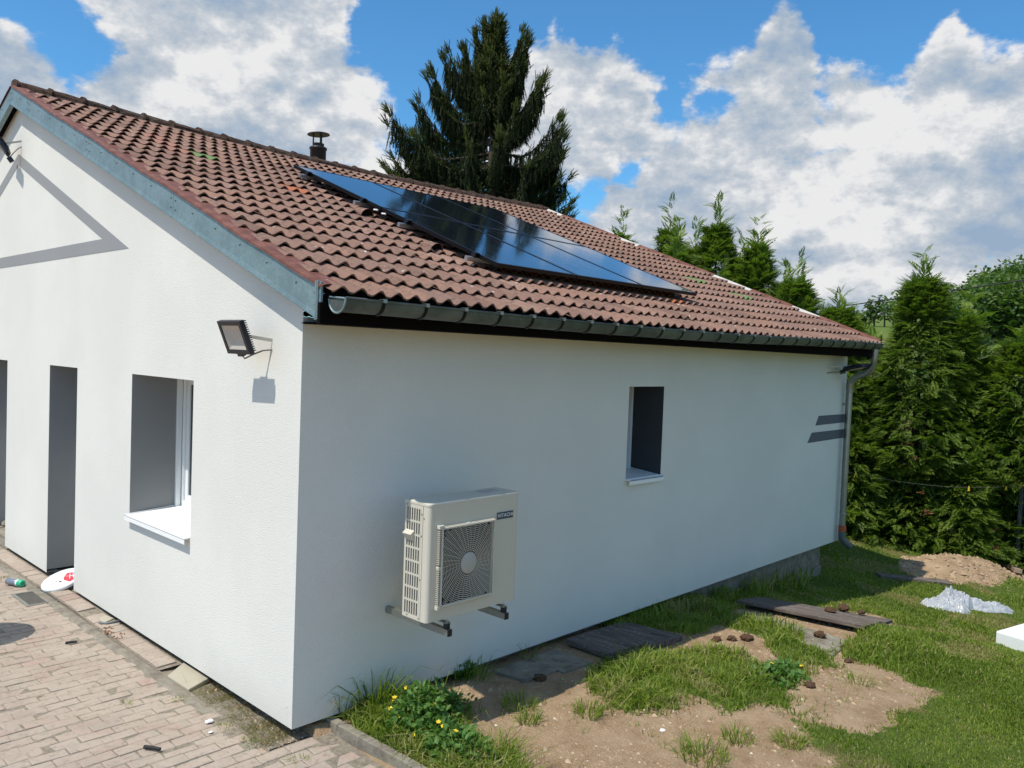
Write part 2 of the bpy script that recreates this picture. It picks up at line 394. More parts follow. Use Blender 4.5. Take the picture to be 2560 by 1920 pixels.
def f_bed(N, b, o):
    P = wpos(N)
    c = N.ramp(N.noise(P, 30., 6., .7), [(.3, (.19, .155, .115)), (.5, (.34, .29, .225)), (.7, (.46, .405, .32))])
    setp(N, b, col=c, rough=.95, spec=.15, norm=bump(N, N.noise(P, 60., 7., .8), 1., .02))
M['bed'] = mat('sandy_joint_fill', f_bed)
def f_ground(N, b, o):
    P = wpos(N); at = N.n('ShaderNodeAttribute', attribute_name='grass').outputs['Fac']; dry = N.n('ShaderNodeAttribute', attribute_name='dry').outputs['Fac']
    d = N.ramp(N.noise(P, 4.5, 8., .66), [(.25, (.24, .15, .085)), (.42, (.42, .28, .165)), (.62, (.53, .375, .235)), (.8, (.62, .48, .33))])
    d = N.mix(N.mr(N.noise(P, 48., 5., .75), .56, .66, 0., .75), d, (.62, .52, .40))
    d = N.mix(N.mr(N.noise(P, 85., 5., .75), .58, .66, 0., .6), d, (.22, .135, .075))
    g = N.ramp(N.noise(P, 7., 8., .7), [(.25, (.045, .075, .014)), (.5, (.09, .135, .024)), (.75, (.15, .19, .045))])
    far = N.noise(P, 55., 5., .8)
    g = N.mix(N.mr(far, .4, .65, 0., .8), g, (.14, .19, .045))
    g = N.mix(dry, g, (.23, .18, .075))
    f = N.mr(N.m('ADD', at, N.m('MULTIPLY', N.m('SUBTRACT', N.noise(P, 14., 5., .7), .5), .7)), .40, .60)
    c = N.mix(f, d, g)
    setp(N, b, col=c, rough=.95, spec=.12, norm=bump(N, N.m('ADD', N.noise(P, 38., 8., .75), N.m('MULTIPLY', N.noise(P, 140., 4.), .5)), 1., .03))
M['ground'] = mat('soil_and_turf', f_ground)
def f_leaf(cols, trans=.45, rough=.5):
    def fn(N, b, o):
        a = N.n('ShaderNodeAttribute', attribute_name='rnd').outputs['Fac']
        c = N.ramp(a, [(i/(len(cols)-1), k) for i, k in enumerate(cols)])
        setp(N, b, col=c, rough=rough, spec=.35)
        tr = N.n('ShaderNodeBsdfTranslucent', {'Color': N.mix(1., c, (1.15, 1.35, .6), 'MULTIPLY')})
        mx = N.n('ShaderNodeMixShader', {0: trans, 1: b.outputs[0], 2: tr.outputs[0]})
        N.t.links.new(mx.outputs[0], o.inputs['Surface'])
    return fn
M['grass'] = mat('grass_blades', f_leaf([(.11, .16, .018), (.165, .235, .028), (.21, .28, .038), (.26, .31, .05), (.30, .32, .08), (.38, .32, .15)], .4))
M['straw'] = mat('dry_grass', f_leaf([(.22, .17, .08), (.32, .26, .13), (.18, .17, .06), (.12, .15, .04)], .3))
M['weed'] = mat('broad_weed_leaves', f_leaf([(.055, .12, .022), (.085, .18, .035), (.12, .235, .05), (.16, .27, .07)], .4))
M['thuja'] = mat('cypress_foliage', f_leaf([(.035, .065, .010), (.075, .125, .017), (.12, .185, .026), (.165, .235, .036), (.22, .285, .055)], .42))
M['thuja_brown'] = simple('browned_cypress_sprays', (.22, .085, .035), .8, var=.3)
M['spruce'] = mat('spruce_needles', f_leaf([(.016, .028, .010), (.032, .052, .014), (.07, .10, .022), (.115, .145, .03), (.16, .19, .045)], .15))
M['wood_leaf'] = mat('far_wood_foliage', f_leaf([(.03, .06, .015), (.055, .105, .022), (.085, .15, .03), (.12, .17, .045)], .3))
M['bark'] = simple('bark', (.075, .055, .042), .95, var=.4, scale=12, bmp=.8, bscale=40)
def f_plank(N, b, o):
    P = objco(N)
    s = N.noise(N.vm('MULTIPLY', P, (3., 45., 45.)), 1., 6., .6)
    c = N.ramp(s, [(.3, (.055, .042, .036)), (.5, (.13, .105, .09)), (.7, (.24, .20, .175))])
    c = N.mix(N.mr(N.noise(P, 28., 5., .7), .58, .68, 0., .8), c, (.36, .32, .28))
    setp(N, b, col=c, rough=.9, spec=.2, norm=bump(N, s, .6, .006))
M['plank'] = mat('weathered_board', f_plank)
M['moss_clod'] = simple('brown_moss_clod', (.075, .038, .018), .95, var=.6, scale=60, bmp=1., bscale=90)
M['yellow'] = simple('yellow_petals', (.75, .52, .02), .6)
M['bag'] = simple('crumpled_white_film', (.72, .74, .78), .3, trans=.45)
M['polystyrene'] = simple('white_painted_block', (.80, .80, .78), .8, var=.06, scale=6, bmp=.3)
M['post'] = simple('grey_painted_post', (.045, .052, .055), .5, .4)
M['brick_old'] = simple('old_brick', (.27, .19, .135), .95, var=.3, scale=20, bmp=.8, bscale=60)
M['red_plastic'] = simple('red_orange_sealing_sleeve', (.42, .075, .03), .5)
M['grey_plastic'] = simple('grey_pvc_elbow', (.10, .115, .12), .45)
M['yellow_plastic'] = simple('yellow_plastic_peg', (.75, .50, .02), .5)
M['white_plastic'] = simple('white_plastic', (.82, .82, .80), .35)
M['black_wire'] = simple('black_sheathed_wire', (.012, .012, .014), .5)
M['can'] = simple('grey_can_paint', (.24, .26, .31), .35, .4)
M['green_cap'] = simple('green_cap', (.03, .42, .22), .4)
M['red_print'] = simple('red_print', (.58, .05, .07), .5, var=.1)
M['manhole'] = simple('dusty_cast_iron', (.085, .078, .065), .8, .1, var=.5, scale=30, bmp=.6, bscale=90)
M['room'] = simple('dark_room', (.03, .03, .03), .9)
# ------------------------------------------------------------------ terrain
def ground(x, y):
    x = np.asarray(x, float); y = np.asarray(y, float)
    z = -.055-.02*sm((x-.2)/2)
    z = z-.40*sm((x-2.8)/6.5)
    z = z-.35*sm((x-8.5)/9)
    z = z+.13*sm((x-6)/4)*np.clip(y-.2, -4, 1.6)
    z = z-.05*sm((-y-1.2)/3)*sm((x-1)/3)
    return z
def relief(x, y):
    """hand-sized unevenness on top of the smooth ground"""
    return (fbm(x*1.3, y*1.3, 3)-.5)*.05+(fbm(x*7, y*7, 8)-.5)*.022
def hump(x, y, cx, cy, rx, ry, h, ang=0.):
    c, s = math.cos(ang), math.sin(ang); u = ((x-cx)*c+(y-cy)*s)/rx; v = (-(x-cx)*s+(y-cy)*c)/ry
    return h*np.exp(-(u*u+v*v))
PAVE_Y = lambda y: -.06-.05*sm((.8-np.asarray(y, float))/1.6)
def inpave(x, y):
    return ((x < -.14) & (y > -.02)) | ((x < .285) & (y <= -.02))
def terrain(x, y):
    x = np.asarray(x, float); y = np.asarray(y, float)
    z = ground(x, y)
    near = sm((x+.2)/.3)*(1-sm((x-25)/30))
    z = z+relief(x, y)*near
    z = z+hump(x, y, 1.15, -.35, .5, .35, .05)+hump(x, y, 2.6, -1.2, 1.1, .5, .05, -.4)+hump(x, y, 4.3, -1.0, .7, .3, .04)
    z = z+hump(x, y, 10.9, -.75, .55, .45, .22, -.5)+hump(x, y, 11.6, -1.15, .55, .4, .20, -.5)       # spoil heap by the hedge
    pv = inpave(x, y)
    z = np.where(pv, PAVE_Y(y)-.03, z)
    z = np.where((x < .14) & (y > -.02), -.15, z)
    z = np.where((x > .05) & (x < 8.5) & (y > .25) & (y < 11.4), -.30, z)
    # valley side beyond the garden
    az = np.degrees(np.arctan2(y+4.48, x+2.79)); dist = np.hypot(x+2.79, y+4.48)
    azs = [-60, 0, 5, 10, 11.9, 13.4, 15.3, 18.1, 19.6, 21, 24, 30, 45, 90, 150, 200]
    el = [.02, .07, .085, .092, .090, .076, .062, .060, .063, .058, .048, .035, .02, .0, .0, .0]
    e = np.interp(az, azs, el)
    hill = e*dist*sm((dist-28)/150)
    z = z+np.where(x > -4, hill*sm((x-14)/20), 0)
    z = z-1.2*sm((dist-16)/25)*(1-sm((dist-60)/60))
    return z
def poly_in(x, y, P):
    ins = np.zeros(x.shape, bool); n = len(P)
    for i in range(n):
        x1, y1 = P[i]; x2, y2 = P[(i+1) % n]
        c = ((y1 > y) != (y2 > y)); 
        with np.errstate(all='ignore'): xx = (x2-x1)*(y-y1)/(y2-y1+1e-12)+x1
        ins ^= c & (x < xx)
    return ins
G1 = [(2.45, -.58), (2.91, -.54), (3.28, -.77), (3.47, -1.04), (3.69, -1.37), (3.78, -1.74), (3.68, -1.88), (3.18, -1.7), (2.96, -1.96), (2.84, -1.94), (2.87, -1.67), (2.53, -1.72), (2.44, -1.39), (2.6, -1.24), (2.28, -1.37), (2.03, -1.33), (1.75, -1.17), (1.85, -.98)]
G2 = [(4.51, -.59), (4.93, -.75), (4.59, -1.21), (4.54, -1.56), (4.05, -1.82), (3.82, -1.72), (3.85, -1.48), (4.24, -1.26), (4.27, -1.02)]
LAWN = [(40, 30), (8.8, 30), (8.8, .6), (6.3, .3), (5.4, -.25), (5.9, -.2), (6.3, -.9), (6.9, -1.35), (6.2, -1.5), (5.3, -1.6), (4.9, -1.65), (4.61, -1.72), (4.54, -2.17), (4.44, -2.6), (3.71, -2.52), (3.3, -2.58), (3.06, -2.47), (2.92, -2.32), (2.93, -2.1), (2.78, -2.12), (2.56, -2.31), (2.5, -2.46), (2.3, -2.6), (1.7, -4.6), (1.2, -30), (40, -30)]
WALLG = [(3.4, .3), (3.4, -.02), (3.6, -.12), (3.8, -.5), (4.2, -.6), (4.7, -.55), (5.2, -.2), (8.9, .2), (8.9, .4)]
BUSHG = [(.36, -.1), (.8, .0), (1.0, -.1), (1.0, -.45), (.85, -.9), (.68, -1.35), (.5, -1.8), (.37, -2.2), (.36, -1.)]
HEAP = [(9.9, -.7), (10.3, -.3), (10.9, -.15), (11.8, -.6), (12.6, -1.2), (12.1, -1.7), (11.0, -1.45), (10.3, -1.1)]
def grassmask(x, y):
    a = 0
    for ox, oy in ((.09, .02), (-.08, .05), (.02, -.07), (-.02, .0)): a = a+.25*_gmask(x+ox, y+oy)
    return a
def _gmask(x, y):
    wx = x+(fbm(x*3, y*3, 21)-.5)*.38; wy = y+(fbm(x*3, y*3, 31)-.5)*.38
    m = poly_in(wx, wy, LAWN) | poly_in(wx, wy, G1) | poly_in(wx, wy, G2) | poly_in(wx, wy, WALLG) | poly_in(wx, wy, BUSHG)
    m &= ~poly_in(wx, wy, HEAP)
    g = m.astype(float)
    thin = (fbm(x*1.1+5, y*1.1, 44) > .60) & (x > 4.5)
    g = np.where(thin & (g > 0), .62, g)
    return g
def drymask(x, y):
    # worn, straw-coloured track across the lawn
    P0 = np.array([5.9, -.75]); P1 = np.array([7.0, -2.3])
    d = P1-P0; t = np.clip(((x-P0[0])*d[0]+(y-P0[1])*d[1])/(d@d), 0, 1)
    dd = np.hypot(x-P0[0]-t*d[0], y-P0[1]-t*d[1])+(fbm(x*6, y*6, 51)-.5)*.25
    m = 1-sm((dd-.03)/.14)
    m = np.maximum(m, .6*sm((fbm(x*1.5, y*1.5, 61)-.55)/.1))
    m = np.maximum(m, .8*(1-sm((np.hypot((x-6.0)/.5, (y+2.35)/.3)-.6)/.5)))
    return m
def axis_pts(lo, hi, step, far_lo, far_hi):
    a = list(np.arange(lo, hi+1e-6, step)); s = step; x = hi
    while x < far_hi: s = min(s*1.18, 14); x += s; a.append(x)
    s = step; x = lo; pre = []
    while x > far_lo: s = min(s*1.18, 14); x -= s; pre.append(x)
    return np.array(pre[::-1]+a)
X = axis_pts(-.5, 14., .035, -420, 700); Y = axis_pts(-4.6, 1.6, .035, -420, 700)
gx, gy = np.meshgrid(X, Y, indexing='ij'); gz = terrain(gx, gy)
nx, ny = gx.shape; idx = np.arange(nx*ny).reshape(nx, ny)
F = np.stack([idx[:-1, :-1], idx[1:, :-1], idx[1:, 1:], idx[:-1, 1:]], -1).reshape(-1, 4)
gm = grassmask(gx, gy); gm = np.where(gx > 16, 1., gm); gm = np.where((gy > 1.6) & (gx < 8.8), .3, gm)
me = np_mesh('ground', np.stack([gx, gy, gz], -1).reshape(-1, 3), F, {'grass': gm.ravel(), 'dry': drymask(gx, gy).ravel()}, True)
tag(link('ground', me, M['ground']), kind='structure')
def tz(x, y): return float(terrain(np.array([x]), np.array([y]))[0])

# ------------------------------------------------------------------ paving
paving = MB()
ys = np.linspace(-3, 12, 61)
for xa, xb, ya, yb in ((-4.2, -.15, 0, 12), (-4.2, .28, -3, 0)):
    yy = [y for y in ys if ya-1e-6 <= y <= yb+1e-6]
    for y0, y1 in zip(yy[:-1], yy[1:]):
        z0, z1 = float(PAVE_Y(y0))-.0042, float(PAVE_Y(y1))-.0042
        paving.quad((xa, y0, z0), (xb, y0, z0), (xb, y1, z1), (xa, y1, z1))
pav = tag(paving.build('paving', M['bed'], fix=False), kind='structure')
def paver_geo(cx, cy, z, lx, ly, rz, tx, ty):
    h = .0035; i = .006; b = .02
    out = []
    for (sx, sy) in ((-1, -1), (1, -1), (1, 1), (-1, 1)):
        for ins, zz in ((0, -b), (0, -h), (i, 0)):
            x = sx*(lx/2-ins); y = sy*(ly/2-ins)
            out.append((x, y, zz))
    c, s = math.cos(rz), math.sin(rz); vs = []
    for x, y, zz in out: vs.append((cx+x*c-y*s, cy+x*s+y*c, z+zz+x*tx+y*ty))
    fs = [(2, 5, 8, 11)]
    for k in range(4):
        a = k*3; b2 = ((k+1) % 4)*3
        fs += [(a, b2, b2+1, a+1), (a+1, b2+1, b2+2, a+2)]
    return vs, fs
single = []; bulk = MB()
rowi = 0; y = -2.95
while y < 11.9:
    off = (rowi % 2)*.1; x = -4.1+off
    while x < .28:
        cx, cy = x+.1, y+.05
        if (cy > 0.03 and cx < -.25) or (cy <= .03 and cx < .19):
            dist = math.hypot(cx+2.787, cy+4.478)
            azp = math.degrees(math.atan2(cy+4.478, cx+2.787)) 
            vis = azp < 77 and dist > 2.9 and not (cx < -1.7)
            single.append((0 if vis else 1, dist, cx, cy))
        x += .202
    y += .1015; rowi += 1
single.sort()
jit = random.Random(3)
for k, (iv, dist, cx, cy) in enumerate(single):
    z = float(PAVE_Y(cy))+jit.uniform(-.004, .003)
    a = (cx+jit.uniform(-.004, .004), cy+jit.uniform(-.003, .003), z, .2-jit.uniform(0, .006), .1-jit.uniform(0, .005), jit.gauss(0, .02), jit.gauss(0, .014), jit.gauss(0, .03))
    if k < 300:
        vs, fs = paver_geo(0, 0, 0, *a[3:]); mb = MB().add(vs, fs)
        o = link('paver', mb.mesh('paver'), M['paver']); o.location = a[:3]; o.parent = pav
    else: bulk.add(*paver_geo(*a))
o = bulk.build('paver_field', M['paver'], pav, 'stuff', fix=False)

# edging between pavers and wall
ed = MB(); n = 90
def ed_prof(y):
    w = (fbm(np.array([y*3]), np.array([1.]), 5)[0]-.5)*.05
    return w
pts = []
for i in range(n+1):
    y = .55+i*(6.1/n); w = ed_prof(y); z = float(PAVE_Y(y)); tp = float(sm((y-.55)/1.0)); hh = tp*(.008+.014*vnoise(np.array([y*7.]), np.array([.3]))[0])-.004*(1-tp)
    pts.append([(-.27+w, y, z-.012), (-.235+w, y, z+hh), (-.185+w*.5, y, z+hh*.7), (-.16, y, z-.004)])
for a, b in zip(pts[:-1], pts[1:]):
    for j in range(3): ed.quad(a[j], a[j+1], b[j+1], b[j])
tag(ed.build('mortar_edging', M['concrete'], fix=False), kind='structure')
strip = MB()
for ya, yb in ((1.62, 3.1), (3.1, 12)):
    n = int((yb-ya)/.1)
    for i in range(n):
        y0 = ya+i*(yb-ya)/n; y1 = ya+(i+1)*(yb-ya)/n
        f = lambda y: -.052+.012*float(sm((y-2.9)/.5)*(1-sm((y-4.3)/.4)))
        strip.quad((-.16, y0, f(y0)-.01), (.14, y0, f(y0)), (.14, y1, f(y1)), (-.16, y1, f(y1)-.01))
st = tag(strip.build('wall_footing_strip', M['bed'], fix=False), kind='structure')
yy = 1.66; k = 0
while yy < 6.2:
    L = .17+.05*((k*37) % 5)/5; f = -.052+.012*float(sm((yy+L/2-2.9)/.5)*(1-sm((yy+L/2-4.3)/.4)))
    if not (3.15 < yy < 3.3):
        vs, fs = paver_geo(0, 0, 0, .150, L-.012, jit.gauss(0, .02), 0.05, jit.gauss(0, .02)); o = link('kerb_stone', MB().add(vs, fs).mesh('kerb_stone'), M['paver'], None); o.location = (-.075, yy+L/2, f+.010); o.parent = st
    yy += L; k += 1
# pale tilted corner slab
s = MB().prism([(.03, 1.60, -.035), (-.165, 1.45, -.045), (-.155, 1.12, -.05), (.04, 1.20, -.04)], (0, 0, -.03)).build('corner_slab', M['stone']); bevel(s, .006)
tag(s, 'pale sandstone slab tucked under the house wall beside the paving', 'slab')
# low concrete kerb stones between paving and bed
kb = empty('bed_kerb', (.31, -.9, -.1)); tag(kb, 'low weathered concrete kerb separating the brick paving from the weedy bed', 'kerb')
for (x0, y0, x1, y1, z0, z1) in ((.27, .06, .30, -.93, -.015, -.02), (.30, -.945, .325, -1.95, -.02, -.03), (.325, -1.965, .35, -2.95, -.03, -.04)):
    m = MB().prism([(x0, y0, z0), (x1, y1, z1), (x1+.062, y1, z1), (x0+.062, y0, z0)], (0, 0, -.16)).build('kerb_stone', M['concrete'], kb); bevel(m, .008)
# ------------------------------------------------------------------ house
W = 11.65; L = 8.66; YR = 5.825; ZR = 5.157; SL = .385; CS = math.hypot(1, SL)
def roofz(y): return ZR-SL*abs(y-YR)
house = empty('house', (4.3, 5.8, -.1))
tag(house, 'single-storey white rendered house with brown tiled roof and zinc trim', 'house')
wz = lambda y: roofz(y)-.10
OPEN = [(1.481, 2.632, .963, 2.15), (3.937, 4.733, 0., 2.15), (6.2, 7.35, 0., 2.15), (8.3, 9.6, .963, 2.15)]   # gable openings (y0,y1,z0,z1)
def gable_face(x, opens, flip):
    mb = MB(); cuts = sorted({0, W, YR}|{o[0] for o in opens}|{o[1] for o in opens})
    for a, b in zip(cuts[:-1], cuts[1:]):
        op = [o for o in opens if o[0] <= a+1e-6 and o[1] >= b-1e-6]
        segs = [(0, None)] if not op else ([(0, op[0][2])] if op[0][2] > 0 else [])+[(op[0][3], None)]
        for z0, z1 in segs:
            mb.quad((x, a, z0), (x, b, z0), (x, b, z1 if z1 is not None else wz(b)), (x, a, z1 if z1 is not None else wz(a)))
    return mb
g = gable_face(0, OPEN, False)
# underside edge of the insulation board
g.quad((0, 0, 0), (.12, .12, 0), (.12, 3.937, 0), (0, 3.937, 0)); g.quad((0, 4.733, 0), (.12, 4.733, 0), (.12, 6.2, 0), (0, 6.2, 0)); g.quad((0, 7.35, 0), (.12, 7.35, 0), (.12, W-.12, 0), (0, W, 0))
for (a_, b_) in ((3.937, 4.733), (6.2, 7.35)): MB().box((.02, a_+.003, -.4), (.52, b_-.003, -.035)).build('threshold', M['concrete'], house)
g.build('gable_wall', M['plaster'], house)
sw = MB(); so_ = (3.507, 4.095, 1.30, 2.174); TOPS = 2.62
sw.quad((0, 0, 0), (so_[0], 0, 0), (so_[0], 0, TOPS), (0, 0, TOPS)); sw.quad((so_[1], 0, 0), (L, 0, 0), (L, 0, TOPS), (so_[1], 0, TOPS))
sw.quad((so_[0], 0, 0), (so_[1], 0, 0), (so_[1], 0, so_[2]), (so_[0], 0, so_[2])); sw.quad((so_[0], 0, so_[3]), (so_[1], 0, so_[3]), (so_[1], 0, TOPS), (so_[0], 0, TOPS))
sw.quad((0, 0, 0), (L, 0, 0), (L-.12, .12, 0), (.12, .12, 0))
sw.build('side_wall', M['plaster'], house)
g = gable_face(L, [], True); g.build('far_gable_wall', M['plaster'], house)
MB().quad((0, W, 0), (L, W, 0), (L, W, TOPS), (0, W, TOPS)).build('rear_wall', M['plaster'], house)
# inner dark box keeps light out of the rooms
ib = MB(); ib.box((.62, .45, 0.), (L-.15, W-.15, 2.45)); ib.build('room_lining', M['room'], house)
# foundation, set back under the insulation
fd = MB(); fd.box((.12, .12, -1.2), (8.34, .5, .001)); fd.box((.12, .5, -1.2), (.5, W-.12, .001)); fd.box((8.0, .5, -1.2), (8.34, W-.12, .001)); fd.build('foundation', M['concrete'], house)
MB().box((8.10, .10, -1.2), (8.355, .118, -.32)).build('foundation_step', M['concrete'], house)
# reveals, windows, sills
def reveal(par, a, b, z0, z1, depth, axis, m, sill=True):
    mb = MB(); P = (lambda d, u, z: (d, u, z)) if axis == 'x' else (lambda d, u, z: (u, d, z))
    mb.quad(P(0, a, z0), P(depth, a, z0), P(depth, a, z1), P(0, a, z1)); mb.quad(P(0, b, z0), P(depth, b, z0), P(depth, b, z1), P(0, b, z1))
    mb.quad(P(0, a, z1), P(depth, a, z1), P(depth, b, z1), P(0, b, z1))
    if sill: mb.quad(P(0, a, z0), P(depth, a, z0), P(depth, b, z0), P(0, b, z0))
    return mb.build('reveal', m, par)
def window(par, a, b, z0, z1, depth, axis, m, lip=.045, slope=.02, sashes=1):
    P = (lambda d, u, z: (d, u, z)) if axis == 'x' else (lambda d, u, z: (u, d, z))
    org = P(0, (a+b)/2, z0); w = empty('window', org); parent(w, par)
    reveal(w, a, b, z0-.03, z1, depth+.12, axis, m)
    sl = MB(); e = .004
    top = [P(-lip, a-.0+e, z0-.012), P(-lip, b-e, z0-.012), P(depth+.06, b-e, z0-.012+slope+.012), P(depth+.06, a+e, z0-.012+slope+.012)]
    sl.prism(top, (0, 0, -.004)); 
    sl.add([P(-lip, a+e, z0-.012), P(-lip, b-e, z0-.012), P(-lip, b-e, z0-.052), P(-lip, a+e, z0-.052), P(-lip+.004, a+e, z0-.013), P(-lip+.004, b-e, z0-.013), P(-lip+.004, b-e, z0-.052), P(-lip+.004, a+e, z0-.052)], [(0, 1, 2, 3), (7, 6, 5, 4), (3, 2, 6, 7), (0, 3, 7, 4), (1, 5, 6, 2)])
    for u0, u1 in ((a+e*.5, a+.014), (b-.014, b-e*.5)):      # folded end stops
        sl.prism([P(-lip-.002, u0, z0-.006), P(-lip-.002, u1, z0-.006), P(depth, u1, z0+.028), P(depth, u0, z0+.028)], (0, 0, -.006))
    sl.build('sill', M['white_sill'], w)
    fr = MB(); d0 = depth
    def bar(u0, u1, za, zb, da, db): 
        p, q = P(da, u0, za), P(db, u1, zb); fr.box([min(s, t) for s, t in zip(p, q)], [max(s, t) for s, t in zip(p, q)])
    fw = .05; zz = z0+.015
    for u0, u1 in ((a, a+fw*.55), (b-fw*.55, b)):       # shutter rails
        bar(u0, u1, zz, z1, d0, d0+.045)
    for u0, u1 in ((a+.012, a+fw), (b-fw, b-.012)): bar(u0, u1, zz, z1, d0+.05, d0+.12)
    bar(a+fw, b-fw, z1-fw*.6, z1, d0+.05, d0+.12); bar(a+fw, b-fw, zz, zz+fw, d0+.05, d0+.12)
    o = fr.build('frame', M['white_pvc'], w); bevel(o, .004)
    fr = MB(); sw_ = .055; mid = [(a+fw, b-fw)] if sashes == 1 else [(a+fw, (a+b)/2), ((a+b)/2, b-fw)]
    for (s0, s1) in mid:
        bar(s0+.004, s0+sw_, zz+fw, z1-fw*.6, d0+.07, d0+.11); bar(s1-sw_, s1-.004, zz+fw, z1-fw*.6, d0+.07, d0+.11)
        bar(s0+sw_, s1-sw_, zz+fw, zz+fw+sw_, d0+.07, d0+.11); bar(s0+sw_, s1-sw_, z1-fw*.6-sw_, z1-fw*.6, d0+.07, d0+.11)
    o = fr.build('sash', M['white_pvc'], w); bevel(o, .006)
    fr = MB()
    for (s0, s1) in mid: bar(s0+sw_-.004, s1-sw_+.004, zz+fw+sw_-.004, z1-fw*.6-sw_+.004, d0+.086, d0+.096)
    fr.build('pane', M['glass'], w)
    return w
window(house, OPEN[0][0], OPEN[0][1], OPEN[0][2], OPEN[0][3], .385, 'x', M['reveal'], sashes=2)
window(house, OPEN[3][0], OPEN[3][1], OPEN[3][2], OPEN[3][3], .385, 'x', M['reveal'], sashes=2)
window(house, so_[0], so_[1], so_[2], so_[3], .36, 'y', M['reveal_dark'])
for (a, b, z0, z1) in OPEN[1:3]:
    d = empty('door', (.4, (a+b)/2, 0)); parent(d, house)
    reveal(d, a, b, .03 if a < 5 else .0, z1, .50, 'x', M['reveal'], False)
    MB().box((.46, a, .02), (.52, b, z1)).build('door_leaf', M['white_pvc'], d)
    h = MB().box((.44, a+.08, 1.0), (.46, a+.10, 1.14)); h.tube([(.42, a+.09, 1.07), (.42, a+.21, 1.07)], .009, 8); h.build('handle', M['alu'], d)
# stones showing in the door corners
rk = random.Random(9)
def rubble(cx, cy, cz, r, seed):
    bm = bmesh.new(); bmesh.ops.create_icosphere(bm, subdivisions=2, radius=r); rr = random.Random(seed)
    for v in bm.verts: v.co *= rr.uniform(.78, 1.15); v.co.z *= .7
    me = bpy.data.meshes.new('rubble'); bm.to_mesh(me); bm.free(); return me
for k, (x, y, z, r) in enumerate(((.36, 4.70, .03, .05), (.44, 4.66, .02, .045), (.30, 7.28, .03, .07), (.2, 7.25, -.01, .06))):
    o = link('rubble', rubble(0, 0, 0, r, k), M['concrete'], house); o.matrix_parent_inverse = Matrix.Identity(4); o.location = (x-4.3, y-5.8, z+.1)
# painted decoration
bd = MB(); xx = -.003
ya, za = 5.89, 4.46; lo = 3.22; sl_ = .393
def band(p): bd.add([(xx, *q) for q in p]+[(.002, *q) for q in p], [tuple(range(len(p))), tuple(range(2*len(p)-1, len(p)-1, -1))]+[((j+1) % len(p), j, j+len(p), (j+1) % len(p)+len(p)) for j in range(len(p))])
yl, yrr = 2.76, 2*ya-2.76; zi = 3.34; iya, iyb = 3.36, 2*ya-3.36; iza = zi+(ya-iya)*sl_
band([(yl, lo), (iya, zi), (ya, iza), (ya, za)]); band([(ya, za), (ya, iza), (iyb, zi), (yrr, lo)]); band([(yl, lo), (yrr, lo), (iyb, zi), (iya, zi)])
bd.build('painted_triangle', M['plaster_grey'], house)
for (p) in ([(7.79, 1.775), (7.70, 1.65), (8.659, 1.66), (8.659, 1.775)], [(7.60, 1.56), (7.48, 1.43), (8.659, 1.445), (8.659, 1.565)]):
    m = MB().prism([(x, -.003, z) for x, z in p], (0, .005, 0)).build('painted_stripe', M['stripe'], house)
# ------------------------------------------------------------------ roof
roof = empty('roof', (4.3, YR, ZR)); parent(roof, house)
X0, X1 = -.10, 8.74                       # verges
NR = Vector((0, -SL, 1)).normalized(); DS = Vector((0, -1, -SL)).normalized()   # normal and down-slope of the near pitch
EAVE_S = 6.70
def sag(x, s):
    t = s/EAVE_S
    k = math.sin(math.pi*min(max((x+.1)/8.84, 0), 1))
    return -k*(.085*(1-t)+.035*t)
def rp(x, s, h=0.):
    """point on the near pitch: x, distance down the slope from the ridge, height above the deck"""
    p = Vector((x, YR, ZR))+DS*s+NR*h; p.z += sag(x, s); return p
GW, GG = .275, .3155
NW = 14
def tile_mesh(seed):
    """two-wave interlocking tile; local x across, y down the slope (0..len), z up"""
    rr = random.Random(seed); Lt = GG+.045; vs = []; fs = []
    def prof(u, amp):
        w = (u/GW*2) % 1.0
        c = .5-.5*math.cos(2*math.pi*w)
        return amp*(c**1.25)
    nu = NW
    rows = ((0., .024, -.009), (Lt*.5, .030, .003), (Lt, .037, .0155))
    for (yy, amp, z0) in rows:
        for i in range(nu+1):
            u = GW*i/nu; ch = rr.uniform(-.0016, .0016) if yy > Lt*.9 else 0
            vs.append((u, yy+ch*2, z0+prof(u, amp)+ch))
    for i in range(nu+1):                       # lower front edge of the lip
        u = GW*i/nu; vs.append((u, Lt-.002, rows[2][2]+prof(u, rows[2][1])-.0115))
    n1 = nu+1; sm_ = []
    for r in range(2):
        for i in range(nu): a = r*n1+i; fs.append((a, a+n1, a+n1+1, a+1)); sm_.append(True)
    k = len(vs); vs += [vs[2*n1+i] for i in range(n1)]          # split normals at the lip
    for i in range(nu): fs.append((k+i, 3*n1+i, 3*n1+i+1, k+i+1)); sm_.append(False)
    return vs, fs, sm_
TM = [tile_mesh(s) for s in range(5)]
def frame_at(x, s):
    """matrix that puts a tile's local frame on the pitch"""
    p = rp(x, s); q = rp(x+GW, s); t = rp(x, s+GG)
    ex = (q-p).normalized(); ey = (t-p).normalized(); ez = ex.cross(ey)*-1
    ez = NR.copy() if ez.length < .1 else ez.normalized()
    if ez.z < 0: ez = -ez
    return Matrix(((ex.x, ey.x, ez.x, p.x), (ex.y, ey.y, ez.y, p.y), (ex.z, ey.z, ez.z, p.z), (0, 0, 0, 1)))
def special(col, row):
    # (column, course counted from the eave)
    if (col, row) in {(3, 16), (3, 15), (3, 14)}: return 'tile_pink'
    if (col, row) in {(4, 14), (27, 7), (28, 5)}: return 'tile_green'
    if (col, row) in {(6, 11), (18, 3)}: return 'tile_new'
    return None
tiles = []
NC = int((X1-X0-.02)/GW)+1
